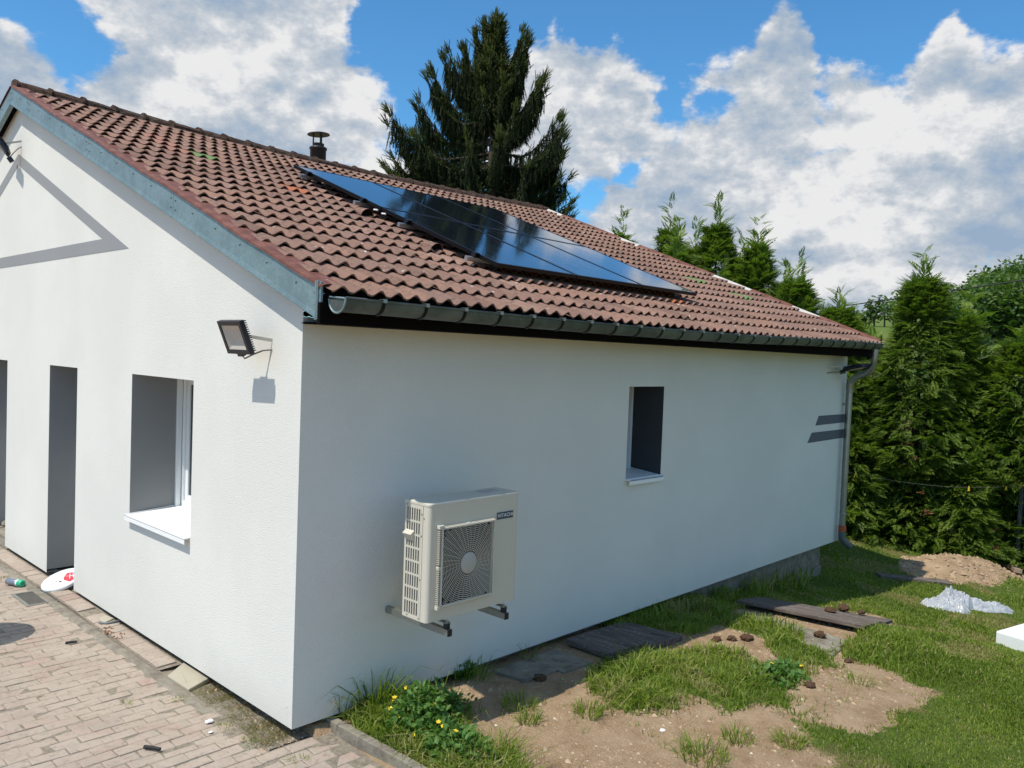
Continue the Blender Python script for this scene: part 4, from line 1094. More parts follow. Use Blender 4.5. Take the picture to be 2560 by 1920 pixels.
m.lathe([(.07, 0), (.07, .05)], (fan_c[0], ay0+.04, fan_c[1]), (0, 1, 0), 20); m.build('fan', M['ac_dark'], ac, fix=False)
# guard: raised frame with fine slats, concentric rings and spokes
GY = ay0-.028
m = MB()
def slatframe(x0, x1, zz0, zz1):
    m.box((x0-.006, GY-.004, zz0-.006), (x1+.006, GY+.006, zz0+.006)); m.box((x0-.006, GY-.004, zz1-.006), (x1+.006, GY+.006, zz1+.006))
slatframe(FX0, FX1, FZ0, FZ1)
m.box((FX0-.006, GY-.004, FZ0), (FX0+.006, GY+.006, FZ1)); m.box((FX1-.006, GY-.004, FZ0), (FX1+.006, GY+.006, FZ1))
sl2 = MB()
def slat(p0, p1): sl2.box([min(a, b) for a, b in zip(p0, p1)], [max(a, b) for a, b in zip(p0, p1)])
k = 0; z = FZ0+.008
while z < FZ1-.004:
    if abs(z-1.06) > .012:
        slat((FX0-.026, GY-.002, z), (FX0-.006, ay0+.001, z+.0045)); 
        slat((FX1+.006, GY+.004, z), (FX1+.012, ay0+.001, z+.0045))
    z += .0125
x = FX0+.01
while x < FX1-.004:
    if abs(x-.893) > .014:
        for zz in (FZ0, FZ1): slat((x, GY+.002, zz-.012 if zz == FZ0 else zz+.005), (x+.004, ay0+.001, zz-.005 if zz == FZ0 else zz+.012))
    x += .0125
sl2.build('guard_slats', M['ac'], ac, 'stuff')
for (a, b) in (((FX0-.030, GY-.004, FZ1+.000), (FX0+.012, ay0+.002, FZ1+.022)), ((FX0-.030, GY-.004, FZ0-.020), (FX0+.004, ay0+.002, FZ0+.004)), ((FX0-.028, GY, 1.052), (FX0-.004, ay0+.001, 1.070)), ((.880, GY+.002, FZ1+.002), (.906, ay0+.001, FZ1+.013)), ((.880, GY+.002, FZ0-.013), (.906, ay0+.001, FZ0-.002))):
    m.box(a, b)
m.box((FX0-.030, ay0-.004, FZ0-.02), (FX0-.026, ay0+.002, FZ1+.02))
o = m.build('guard_frame', M['ac'], ac); bevel(o, .004, 3)
m = MB()
def clipseg(cx, cz, r_, a):
    return (cx+r_*math.cos(a), cz+r_*math.sin(a))
rr = .085
while rr < .335:
    n = 48; prev = None
    for k in range(n+1):
        a = 2*math.pi*k/n; x, z = clipseg(*fan_c, rr, a); ok = FX0 < x < FX1 and FZ0 < z < FZ1
        if ok and prev: 
            t = .0018; dx, dz = math.cos(a)*t, math.sin(a)*t; pa = prev
            m.add([(pa[0]-pa[2], GY, pa[1]-pa[3]), (x-dx, GY, z-dz), (x+dx, GY, z+dz), (pa[0]+pa[2], GY, pa[1]+pa[3]), (pa[0]-pa[2], GY+.003, pa[1]-pa[3]), (x-dx, GY+.003, z-dz)], [(0, 1, 2, 3), (0, 4, 5, 1)])
        prev = (x, z, math.cos(a)*.0018, math.sin(a)*.0018) if ok else None
    rr += .0125
for k in range(36):
    a = 2*math.pi*k/36+.05; r1 = .33
    cs, sn = math.cos(a), math.sin(a)
    lim = min([(FX1-fan_c[0])/cs if cs > 1e-6 else 9, (FX0-fan_c[0])/cs if cs < -1e-6 else 9, (FZ1-fan_c[1])/sn if sn > 1e-6 else 9, (FZ0-fan_c[1])/sn if sn < -1e-6 else 9])
    bend = .12; P_ = []
    for q in range(5):
        r_ = .068+(min(lim, .33)-.068)*q/4; aa = a+bend*(q/4)**1.2; x, z = fan_c[0]+r_*math.cos(aa), fan_c[1]+r_*math.sin(aa); x = min(max(x, FX0), FX1); z = min(max(z, FZ0), FZ1); P_.append((x, z))
    for (xa, za_), (xb, zb_) in zip(P_[:-1], P_[1:]):
        d = Vector((zb_-za_, 0, -(xb-xa))).normalized()*.0013
        m.add([(xa-d.x, GY-.0015, za_-d.z), (xb-d.x, GY-.0015, zb_-d.z), (xb+d.x, GY-.0015, zb_+d.z), (xa+d.x, GY-.0015, za_+d.z)], [(0, 1, 2, 3)])
m.build('guard_wires', M['ac'], ac, 'stuff', fix=False)
MB().lathe([(.071, 0), (.070, .006), (.066, .008), (0, .010)], (fan_c[0], GY+.002, fan_c[1]), (0, -1, 0), 32).build('guard_hub', M['ac_hub'], ac)
# name badge
MB().box((1.172, ay0-.004, 1.304), (1.330, ay0-.0002, 1.352)).build('name_badge', M['badge'], ac)
tcu = bpy.data.curves.new('t', 'FONT'); tcu.body = 'HITACHI'; tcu.size = .034; tcu.align_x = 'CENTER'; tcu.align_y = 'CENTER'; tcu.extrude = .0006; tcu.offset = .0004; tcu.space_character = 1.12
to = bpy.data.objects.new('t', tcu); COL.objects.link(to); to.matrix_world = Matrix.Translation((1.251, ay0-.0048, 1.3285)) @ Matrix.Rotation(R(90), 4, 'X') @ Matrix.Diagonal((1.02, 1, 1, 1))
bpy.context.view_layer.update()
tm = bpy.data.meshes.new_from_object(to.evaluated_get(bpy.context.evaluated_depsgraph_get())); tm.transform(to.matrix_world); bpy.data.objects.remove(to); tm.materials.clear()
link('badge_lettering', tm, M['letters'], ac)
m = MB()
for (y, z) in ((ay1-.02, z1-.03), (SX[0]-.035, z1-.10), (SX[0]-.012, 1.26), (SX[0]-.012, .98), (ay1-.05, z0+.016), (SX[0]-.008, z0+.016), (SX[0]-.012, 1.40)): m.lathe([(.005, 0), (0, .002)], (ax0-.002, y, z), (-1, 0, 0), 8)
m.build('screws', M['screw'], ac, 'stuff')
m = MB(); m.box((ax1-.006, ay0+.035, 1.07), (ax1+.008, ay0+.045, 1.30)); m.build('side_handle', M['ac'], ac)
for k, bx_ in enumerate((.735, 1.262)):
    e = empty('wall_bracket', (bx_, 0, .62)); tag(e, ['galvanised wall bracket under the left end of the heat pump', 'galvanised wall bracket under the right end of the heat pump'][k], 'bracket', 'brackets under the heat pump')
    m = MB(); m.box((bx_-.018, -.648, .608), (bx_+.018, -.001, .612)); m.box((bx_-.018, -.648, .612), (bx_-.015, -.001, .646)); m.box((bx_+.015, -.648, .612), (bx_+.018, -.001, .646)); m.box((bx_-.018, -.648, .646), (bx_+.018, -.001, .650))
    m.build('arm', M['galv'], e)
    MB().box((bx_-.019, -.652, .607), (bx_+.019, -.6485, .651)).build('end_plug', M['rubber'], e)
    for yy in (-.615,):
        MB().lathe([(.021, 0), (.023, .008), (.020, .016), (.023, .026), (.021, .036)], (bx_+.004, yy, .650), n=14).build('rubber_mount', M['rubber'], e)
        mm = MB().box((bx_-.016, yy-.016, .686), (bx_+.024, yy+.06, .691)); mm.lathe([(.009, 0), (.009, .010), (.004, .010), (.004, .02)], (bx_+.004, yy, .691), n=8); mm.build('bolt_plate', M['galv'], e)
    MB().lathe([(.021, 0), (.023, .008), (.020, .016), (.023, .026), (.021, .036)], (bx_+.004, -.40, .650), n=14).build('rubber_mount', M['rubber'], e)
# ------------------------------------------------------------------ grass
LAWN_WIDE = [(40, 30), (8.8, 30), (8.8, .8), (6.3, .5), (5.2, -.1), (5.9, -.1), (6.1, -.9), (6.5, -1.3), (6.0, -1.35), (5.2, -1.5), (4.7, -1.5), (4.4, -1.72), (4.35, -2.1), (4.3, -2.4), (3.7, -2.35), (3.2, -2.4), (3.1, -2.2), (2.92, -2.05), (2.6, -2.0), (2.4, -2.3), (2.1, -2.5), (1.4, -4.6), (1., -30), (40, -30)]
def blades(n_per, region, mask_fn, h_fn, seed, wid=.0045, lean=.5, far_scale=True):
    """returns V, F(tri), rnd for grass blades; region (x0,x1,y0,y1)"""
    g = np.random.default_rng(seed); x0, x1, y0, y1 = region
    n = int(n_per*(x1-x0)*(y1-y0)); x = g.uniform(x0, x1, n); y = g.uniform(y0, y1, n)
    # only what the photograph's surroundings can show
    k = mask_fn(x, y, g); x, y = x[k], y[k]
    h = h_fn(x, y, g); z = terrain(x, y)-.004; n = len(x)
    a = g.uniform(0, 2*np.pi, n); dx, dy = np.cos(a), np.sin(a); b = g.uniform(0, 2*np.pi, n); ln = g.gamma(2., lean/2, n)*h; lx, ly = np.cos(b)*ln, np.sin(b)*ln
    dist = np.hypot(x+2.79, y+4.48); w = wid*g.uniform(.7, 1.4, n)*np.maximum(1, dist/6.5)*(.55+.45*np.minimum(h/.08, 1.6))
    V = np.empty((n, 5, 3)); 
    V[:, 0] = np.stack([x-dx*w, y-dy*w, z], 1); V[:, 1] = np.stack([x+dx*w, y+dy*w, z], 1)
    V[:, 2] = np.stack([x-dx*w*.75+lx*.35, y-dy*w*.75+ly*.35, z+h*.6], 1); V[:, 3] = np.stack([x+dx*w*.75+lx*.35, y+dy*w*.75+ly*.35, z+h*.6], 1)
    V[:, 4] = np.stack([x+lx, y+ly, z+h*np.clip(1-.25*ln/np.maximum(h, 1e-3), .3, 1)], 1)
    i = np.arange(n)*5
    F = np.concatenate([np.stack([i, i+1, i+3], 1), np.stack([i, i+3, i+2], 1), np.stack([i+2, i+3, i+4], 1)])
    patch = fbm(x*1.6, y*1.6, 77); r = np.clip(g.beta(2.2, 3., n)*.75+(patch-.5)*.9, 0, 1)
    dr = drymask(x, y); r = np.where(g.random(n) < dr*.85, g.uniform(.88, 1, n), r); r = np.where(g.random(n) < .05, 1., r)
    return V.reshape(-1, 3), F, np.repeat(r, 5)
def inview(x, y):
    az = np.degrees(np.arctan2(y+4.48, x+2.79)); d = np.hypot(x+2.79, y+4.48)
    return (az > 8.5) & (az < 60) & (d > 2.6)
def m_lawn(x, y, g):
    gm_ = grassmask(x, y); inG = poly_in(x, y, LAWN_WIDE)
    d = np.hypot(x+2.79, y+4.48)
    return inview(x, y) & (g.random(len(x)) < gm_*np.clip((7./d)**1.1, .2, 1)) & inG & ~((x > .1) & (x < 8.5) & (y > .12))
def h_lawn(x, y, g):
    dl = fbm(x*2.3, y*2.3, 91); base = .022+.026*sm((dl-.35)/.35)
    edge = np.exp(-((x-5.3)**2+(y+1.75)**2)/.35)*.10+np.exp(-((x-6.9)**2+(y+1.3)**2)/.2)*.04
    return (base+edge)*g.uniform(.5, 1.35, len(x))*(1-.5*drymask(x, y))
Vs, Fs, Rs = [], [], []
def addb(t):
    V, F, r = t; k = sum(len(v) for v in Vs); Vs.append(V); Fs.append(F+k); Rs.append(r)
addb(blades(6800, (1.2, 7.5, -4.2, .3), m_lawn, h_lawn, 1))
addb(blades(3400, (7.5, 14.5, -4.4, 4.), m_lawn, h_lawn, 2, wid=.0045))
def m_patch(x, y, g):
    gm_ = grassmask(x, y); k = poly_in(x, y, LAWN_WIDE)
    return inview(x, y) & (g.random(len(x)) < gm_*sm((fbm(x*5, y*5, 12)-.25)/.25)) & ~k & ~((x > .1) & (x < 8.5) & (y > .12)) 
def h_patch(x, y, g): return (.045+.065*sm((fbm(x*3, y*3, 15)-.35)/.3))*g.uniform(.4, 1.5, len(x))
addb(blades(6800, (.34, 8.9, -2.2, .45), m_patch, h_patch, 3, wid=.0042, lean=.7))
# sparse seedlings over the bare soil
def m_sparse(x, y, g): return inview(x, y) & (g.random(len(x)) < sm((fbm(x*4, y*4, 66)-.52)/.12)) & (grassmask(x, y) < .3) & ~((x > .1) & (x < 8.5) & (y > .12)) & (x > .4)
addb(blades(420, (.4, 6.5, -3.4, .2), m_sparse, lambda x, y, g: g.uniform(.015, .06, len(x)), 4, wid=.003, lean=1.2))
# longer grass along the foot of the wall
def m_wall(x, y, g): return (g.random(len(x)) < sm((fbm(x*3., y*2, 18)-.38)/.2))
addb(blades(1300, (3.3, 8.3, -.16, .10), m_wall, lambda x, y, g: g.uniform(.05, .20, len(x))*np.where(x > 6, 1.5, 1.), 5, wid=.0038, lean=.6))
me = np_mesh('lawn_grass', np.concatenate(Vs), np.concatenate(Fs), {'rnd': np.concatenate(Rs)}, False)
tag(link('lawn_grass', me, M['grass']), 'green and straw-tinged grass growing over the garden soil', 'grass', kind='stuff')
# dry weeds in the gap at the near corner
def tuft(name, cx, cy, rad, n, h, mat_, label, cat, seed, lean=.8, wid=.003, group=None, zz=None, rlo=0., rhi=1.):
    g = np.random.default_rng(seed); rr = rad*np.sqrt(g.random(n)); a = g.uniform(0, 2*np.pi, n); x = cx+rr*np.cos(a); y = cy+rr*np.sin(a)
    z = (terrain(x, y) if zz is None else np.full(n, zz))-.004; hh = h*g.uniform(.45, 1.15, n); ln = g.gamma(2., lean/2, n)*hh; b = a+g.normal(0, .6, n)
    lx, ly = np.cos(b)*ln, np.sin(b)*ln; t = g.uniform(0, 2*np.pi, n); dx, dy = np.cos(t)*wid, np.sin(t)*wid
    V = np.empty((n, 7, 3)); V[:, 0] = np.stack([x-dx, y-dy, z], 1); V[:, 1] = np.stack([x+dx, y+dy, z], 1)
    for q, (f, k, wf) in enumerate(((.45, .18, .9), (.8, .5, .7))):
        V[:, 2+2*q] = np.stack([x-dx*wf+lx*k, y-dy*wf+ly*k, z+hh*f], 1); V[:, 3+2*q] = np.stack([x+dx*wf+lx*k, y+dy*wf+ly*k, z+hh*f], 1)
    V[:, 6] = np.stack([x+lx, y+ly, z+hh*np.clip(1.-.35*ln/np.maximum(hh, .01), .35, 1)], 1)
    i = np.arange(n)*7; F = np.concatenate([np.stack([i+p, i+q, i+r], 1) for p, q, r in ((0, 1, 3), (0, 3, 2), (2, 3, 5), (2, 5, 4), (4, 5, 6))])
    c = (cx, cy, float(tz(cx, cy)) if zz is None else zz)
    me = np_mesh(name, V.reshape(-1, 3)-np.array(c), F, {'rnd': np.repeat(rlo+(rhi-rlo)*g.random(n), 7)}, False); o = link(name, me, M[mat_]); o.location = c
    return tag(o, label, cat, group)
GR_ = 'isolated grass tufts on the bare soil'
tuft('grass_tuft', 2.20, -1.93, .10, 110, .10, 'grass', 'small round grass tuft alone on bare soil, nearest the bottom middle', 'grass tuft', 1, group=GR_, rhi=.7)
tuft('grass_tuft', 1.80, -1.90, .16, 170, .12, 'grass', 'wide ragged grass tuft on bare soil at the bottom edge of the picture', 'grass tuft', 2, group=GR_, rhi=.7)
tuft('grass_tuft', 2.42, -2.19, .11, 150, .08, 'grass', 'low flat grass tuft on bare soil just left of the lawn edge', 'grass tuft', 3, group=GR_, rhi=.7)
tuft('grass_tuft', 1.68, -1.07, .10, 130, .10, 'grass', 'upright grass tuft on the sunlit soil right of the flowering weed bush', 'grass tuft', 4, group=GR_, rhi=.8)
tuft('grass_tuft', 1.30, -.86, .08, 90, .09, 'grass', 'thin grass tuft on bare soil close beside the flowering weed bush', 'grass tuft', 5, group=GR_, rhi=.8)
tuft('grass_tuft', 1.42, -.66, .12, 130, .10, 'grass', 'sparse grass tuft at the shadow edge below the heat pump', 'grass tuft', 6, group=GR_, rhi=.9)
tuft('grass_tuft', 3.96, -2.06, .12, 60, .10, 'grass', 'thin spidery grass tuft in the middle of the right bare patch', 'grass tuft', 8, group=GR_, lean=1.4, rhi=.8)
tuft('tall_grass_clump', .62, -.03, .10, 140, .34, 'grass', 'tall dark green grass clump against the shaded wall behind the flowering bush', 'grass clump', 9, lean=.75, wid=.005, rhi=.45)
tuft('tall_grass_clump', .40, .03, .07, 60, .20, 'straw', 'dry yellowed grass clump at the top end of the concrete kerb', 'grass clump', 10)
tuft('tall_grass_clump', 1.5, -.03, .18, 60, .24, 'grass', 'dark weeds with long blades at the wall foot under the heat pump', 'grass clump', 11, lean=1., wid=.0032, rhi=.4)
tuft('tall_grass_clump', 2.15, -.05, .05, 16, .22, 'grass', 'few bent grass stalks at the wall foot right of the heat pump', 'grass clump', 12, lean=1.1, wid=.0035, rhi=.4)
tuft('dry_weeds', -.07, .55, .001, 2, .01, 'straw', 'dry straw weeds in the gap along the gable wall near the corner', 'weeds', 13)
g = np.random.default_rng(8); n = 3600; x = g.uniform(-.20, .06, n); y = g.uniform(.05, 1.15, n); k = g.random(n) < sm((fbm(x*6, y*6, 7)-.3)/.25); x, y = x[k], y[k]; n = len(x)
h = g.gamma(2., .011, n)+.006; z = np.full(n, -.088); a = g.uniform(0, 6.28, n); ln = h*g.uniform(.5, 2., n)
V = np.stack([np.stack([x-.0016, y, z], 1), np.stack([x+.0016, y+.001, z], 1), np.stack([x+np.cos(a)*ln, y+np.sin(a)*ln, z+h], 1)], 1).reshape(-1, 3)
bpy.data.objects.remove(bpy.data.objects['dry_weeds'])
i = np.arange(n)*3; tag(link('dry_weeds', np_mesh('dry_weeds', V, np.stack([i, i+1, i+2], 1), {'rnd': np.repeat(g.random(n)**1.0, 3)}), M['straw']), 'dry straw weeds in the gap along the gable wall near the corner', 'weeds', kind='stuff')
mb = MB()
for q in range(34):
    y0 = .02+q*.05; mb.quad((-.26, y0, float(PAVE_Y(y0))-.008), (.14, y0, -.092+.01*math.sin(q*1.7)), (.14, y0+.05, -.092+.01*math.sin((q+1)*1.7)), (-.26, y0+.05, float(PAVE_Y(y0+.05))-.008))
tag(mb.build('soil_strip', M['bed'], fix=False), kind='structure')
gc = np.random.default_rng(41); n = 1500; x = gc.uniform(-.24, .10, n); y = gc.uniform(.0, 1.2, n); s_ = gc.gamma(1.7, .0028, n)+.0015; OCT = np.array([(1, 0, 0), (0, 1, 0), (-1, 0, 0), (0, -1, 0), (0, 0, .75), (0, 0, -.5)])
V = OCT[None]*s_[:, None, None]*gc.uniform(.6, 1.3, (n, 6, 1))+np.stack([x, y, np.full(n, -.088)], 1)[:, None]; i = (np.arange(n)*6)[:, None]
F = np.concatenate([i+np.array(t)[None] for t in ((0, 1, 4), (1, 2, 4), (2, 3, 4), (3, 0, 4), (1, 0, 5), (2, 1, 5), (3, 2, 5), (0, 3, 5))]); GRIT = (V.reshape(-1, 3), F, np.repeat(gc.random(n), 6))
# tiny weeds and dry bits in the paving joints
g = np.random.default_rng(18); n = 2600; x = g.uniform(-1.7, -.2, n); y = g.uniform(-.9, 5.5, n); k = g.random(n) < .15+.85*sm((fbm(x*3, y*3, 9)-.5)/.12); x, y = x[k], y[k]; n = len(x)
y = np.where(g.random(n) < .6, -2.95+np.round((y+2.95)/.1015)*.1015, y)
z = PAVE_Y(y)+0.; a = g.uniform(0, 6.28, n); ln = g.uniform(.004, .03, n); t = a+1.57; w_ = g.uniform(.001, .003, n)
V = np.stack([np.stack([x-np.cos(t)*w_, y-np.sin(t)*w_, z+.002], 1), np.stack([x+np.cos(t)*w_, y+np.sin(t)*w_, z+.002], 1), np.stack([x+np.cos(a)*ln, y+np.sin(a)*ln, z+g.uniform(.003, .012, n)], 1)], 1).reshape(-1, 3)
i = np.arange(n)*3; tag(link('paving_litter', np_mesh('paving_litter', V, np.stack([i, i+1, i+2], 1), {'rnd': np.repeat(g.random(n)*.8, 3)}), M['straw']), 'dry grass bits and tiny weeds scattered in the paving joints', 'litter', kind='stuff')
for k, (x, y) in enumerate(((-.20, .18), (-.28, 1.02), (-.22, .45), (-.55, 1.2), (-.06, -.2), (-.32, 5.0))):
    tuft('joint_weed', x, y, .05, 26, .03, 'grass', ['low weed in the paving nearest the house corner', 'low weed in the paving beside the pale sandstone slab', 'low weed in the mortar edging between corner and slab', 'lone low weed out in the brick paving', 'low weed among the pavers right of the house corner', 'low weed at the foot of the pier left of the niche'][k], 'weed', 30+k, lean=1.5, wid=.0022, group='small weeds in the paving joints', zz=float(PAVE_Y(y)), rhi=1.)
# pebbles on the soil
g = np.random.default_rng(28); n = 12000; x = g.uniform(.4, 6.2, n); y = -3.4+3.5*g.random(n); k = inview(x, y) & (grassmask(x, y) < .3) & (g.random(n) < .3+.7*sm((fbm(x*4, y*4, 19)-.4)/.2)) & ~((x > .1) & (y > .1)); x, y = x[k], y[k]; n = len(x)
z = terrain(x, y); s = g.gamma(1.6, .0032, n)+.002; s = np.minimum(s, .028); octa = np.array([(1, 0, 0), (0, 1, 0), (-1, 0, 0), (0, -1, 0), (0, 0, .75), (0, 0, -.5)])
V = octa[None]*s[:, None, None]*g.uniform(.6, 1.3, (n, 6, 1)); V = V+np.stack([x, y, z], 1)[:, None, :]; i = (np.arange(n)*6)[:, None]
F = np.concatenate([i+np.array(t)[None] for t in ((0, 1, 4), (1, 2, 4), (2, 3, 4), (3, 0, 4), (1, 0, 5), (2, 1, 5), (3, 2, 5), (0, 3, 5))])
def f_peb(N, b, o):
    r = N.n('ShaderNodeAttribute', attribute_name='rnd').outputs['Fac']; setp(N, b, col=N.ramp(r, [(0., (.22, .14, .08)), (.5, (.40, .28, .17)), (.92, (.50, .38, .26)), (1., (.62, .56, .47))]), rough=.9)
M['pebble'] = mat('pebbles', f_peb)
tag(link('grit', np_mesh('grit', GRIT[0], GRIT[1], {'rnd': GRIT[2]}), M['pebble']), 'grit and crumbs in the soil strip at the near house corner', 'grit', kind='stuff')
tag(link('pebbles', np_mesh('pebbles', V.reshape(-1, 3), F, {'rnd': np.repeat(g.random(n), 6)}), M['pebble']), 'small stones and crumbs of earth strewn over the bare soil', 'pebbles', kind='stuff')

# ------------------------------------------------------------------ leafy weeds
LEAF = np.array([(0, 0, 0), (.28, -.22, .03), (.62, -.26, .05), (1, 0, -.04), (.62, .26, .05), (.28, .22, .03), (.55, 0, .0)])
LF = [(0, 1, 6), (1, 2, 6), (2, 3, 6), (3, 4, 6), (4, 5, 6), (5, 0, 6)]
def leaves(P, size, g, up=.5):
    n = len(P); a = g.uniform(0, 2*np.pi, n); tl = g.normal(up, .5, n); ro = g.normal(0, .4, n); s = size*g.uniform(.6, 1.3, n)
    L_ = LEAF[None].repeat(n, 0)*s[:, None, None]
    y = L_[..., 1]*np.cos(ro)[:, None]-L_[..., 2]*np.sin(ro)[:, None]; z = L_[..., 1]*np.sin(ro)[:, None]+L_[..., 2]*np.cos(ro)[:, None]; x = L_[..., 0]
    x2 = x*np.cos(tl)[:, None]-z*np.sin(tl)[:, None]; z2 = x*np.sin(tl)[:, None]+z*np.cos(tl)[:, None]
    X_ = x2*np.cos(a)[:, None]-y*np.sin(a)[:, None]; Y_ = x2*np.sin(a)[:, None]+y*np.cos(a)[:, None]
    V = np.stack([X_, Y_, z2], -1)+P[:, None, :]; i = (np.arange(n)*7)[:, None]
    return V.reshape(-1, 3), np.concatenate([i+np.array(f)[None] for f in LF])
def flower(c, r, seed):
    rr = random.Random(seed); m = MB(); c = Vector(c); ax = Vector((rr.uniform(-.5, .3), rr.uniform(-.6, .2), 1)).normalized(); u = ax.orthogonal().normalized(); w = ax.cross(u)
    for k in range(5):
        a = 2*math.pi*k/5; d = u*math.cos(a)+w*math.sin(a); t = ax.cross(d)
        m.add([c, c+d*r*.6+t*r*.38+ax*r*.2, c+d*r+ax*r*.28, c+d*r*.6-t*r*.38+ax*r*.2], [(0, 1, 2, 3)])
    return m
def weedbush(name, cx, cy, rx, ry, hz, n, ls, label, seed, nfl, cat='weed bush', fl_in=True):
    g = np.random.default_rng(seed); c = np.array((cx, cy, tz(cx, cy))); e = empty(name, tuple(c)); tag(e, label, cat)
    u = g.normal(size=(n, 3)); u /= np.linalg.norm(u, axis=1)[:, None]; u[:, 2] = np.abs(u[:, 2]); rad = g.random(n)**.28
    bumpy = .72+.5*vnoise(u[:, 0]*2.2+5, u[:, 1]*2.2+3, seed)
    P = u*rad[:, None]*bumpy[:, None]*np.array((rx, ry, hz))+c; P[:, 2] += terrain(P[:, 0], P[:, 1])-c[2]
    V, F = leaves(P, ls, g); o = link('foliage', np_mesh('foliage', V, F, {'rnd': np.repeat(np.clip(g.beta(2, 2, n)*.9+(rad-.6)*.3, 0, 1), 7)}), M['weed'], e)
    st = MB()
    for k in range(30):
        q = P[g.integers(n)]; b = (cx+(q[0]-cx)*.5, cy+(q[1]-cy)*.5, c[2]-.01); st.tube([b, ((b[0]+q[0])/2, (b[1]+q[1])/2, q[2]*.6+b[2]*.4), tuple(q)], .0022, 4, False)
    st.build('stems', M['weed'], e, fix=False)
    top = P[(rad > .85)]
    for k in range(nfl):
        q = top[g.integers(len(top))]+np.array((0, 0, .022)); flower(q, .019, k+seed).build('flower', M['yellow'], e, fix=False)
    return e
weedbush('flowering_weed', .72, -.42, .30, .26, .24, 900, .048, 'bright green bushy weed with yellow flowers beside the concrete kerb', 71, 9)
weedbush('flowering_weed', .66, -.80, .24, .30, .15, 620, .055, 'lower spreading green weed clump in front of the flowering bush', 72, 3)
weedbush('leafy_weed', 1.02, -.36, .16, .2, .08, 160, .04, 'flat creeping weed at the right of the flowering bush', 73, 1)
weedbush('leafy_weed', 3.42, -1.62, .34, .18, .08, 420, .055, 'broad-leaved weed patch in the grass island on the bare soil', 74, 3)
weedbush('leafy_weed', 1.5, .0, .14, .07, .14, 90, .05, 'dark leafy weed against the wall foot under the heat pump', 75, 1)
tuft('grass_tuft', .58, -1.18, .26, 420, .16, 'grass', 'dense grass tuft in front of the flowering weeds at the kerb', 'grass tuft', 40, group=None, rhi=.6, lean=1.)
tuft('grass_tuft', .84, -1.0, .14, 160, .12, 'grass', 'grass tuft at the right foot of the flowering weeds', 'grass tuft', 41, rhi=.6, lean=1.)

# ------------------------------------------------------------------ cypress hedge
def frond_template(g, nb=8):
    """flat feathery spray, axis +x, unit length: drooping narrow leaflets"""
    V = []; F = []
    def leaf(p, d, l, w):
        d = np.array(d); d = d/np.linalg.norm(d); sd_ = np.array((-d[1], d[0], 0)); k = len(V)
        V.extend([p, p+d*l*.45+sd_*w, p+d*l, p+d*l*.45-sd_*w]); F.append((k, k+1, k+2, k+3))
    for i in range(nb):
        t = (i+.4)/nb; p = np.array((t*.85, 0, -.22*t*t)); l = .42*(1-t)**.75+.09
        for sgn in (-1, 1):
            a = .75+g.normal(0, .1); leaf(p, (math.cos(a), sgn*math.sin(a), -.10), l*g.uniform(.75, 1.15), .045*(.5+l))
            if l > .26:
                q = p+np.array((math.cos(a), sgn*math.sin(a), -.1))*l*.45; leaf(q, (math.cos(a-.6), sgn*math.sin(a-.6), -.12), l*.5, .028)
    leaf(np.array((.8, 0, -.15)), (1, 0, -.35), .26, .035)
    return np.array(V), np.array(F)
FT = [frond_template(np.random.default_rng(s), 8) for s in range(4)]
FT_FAR = [frond_template(np.random.default_rng(s+9), 4) for s in range(3)]
def place(T, P, A, El, S, Rl):
    """instances of template T=(V,F) at P with azimuth A, elevation El, size S, roll Rl"""
    V0, F0 = T; n = len(P); x, y, z = V0[:, 0][None]*S[:, None], V0[:, 1][None]*S[:, None], V0[:, 2][None]*S[:, None]
    y, z = y*np.cos(Rl)[:, None]-z*np.sin(Rl)[:, None], y*np.sin(Rl)[:, None]+z*np.cos(Rl)[:, None]
    x, z = x*np.cos(El)[:, None]-z*np.sin(El)[:, None], x*np.sin(El)[:, None]+z*np.cos(El)[:, None]
    x, y = x*np.cos(A)[:, None]-y*np.sin(A)[:, None], x*np.sin(A)[:, None]+y*np.cos(A)[:, None]
    V = np.stack([x, y, z], -1)+P[:, None, :]
    F = (np.arange(n)*len(V0))[:, None, None]+F0[None]
    return V.reshape(-1, 3), F.reshape(-1, 4), len(V0)
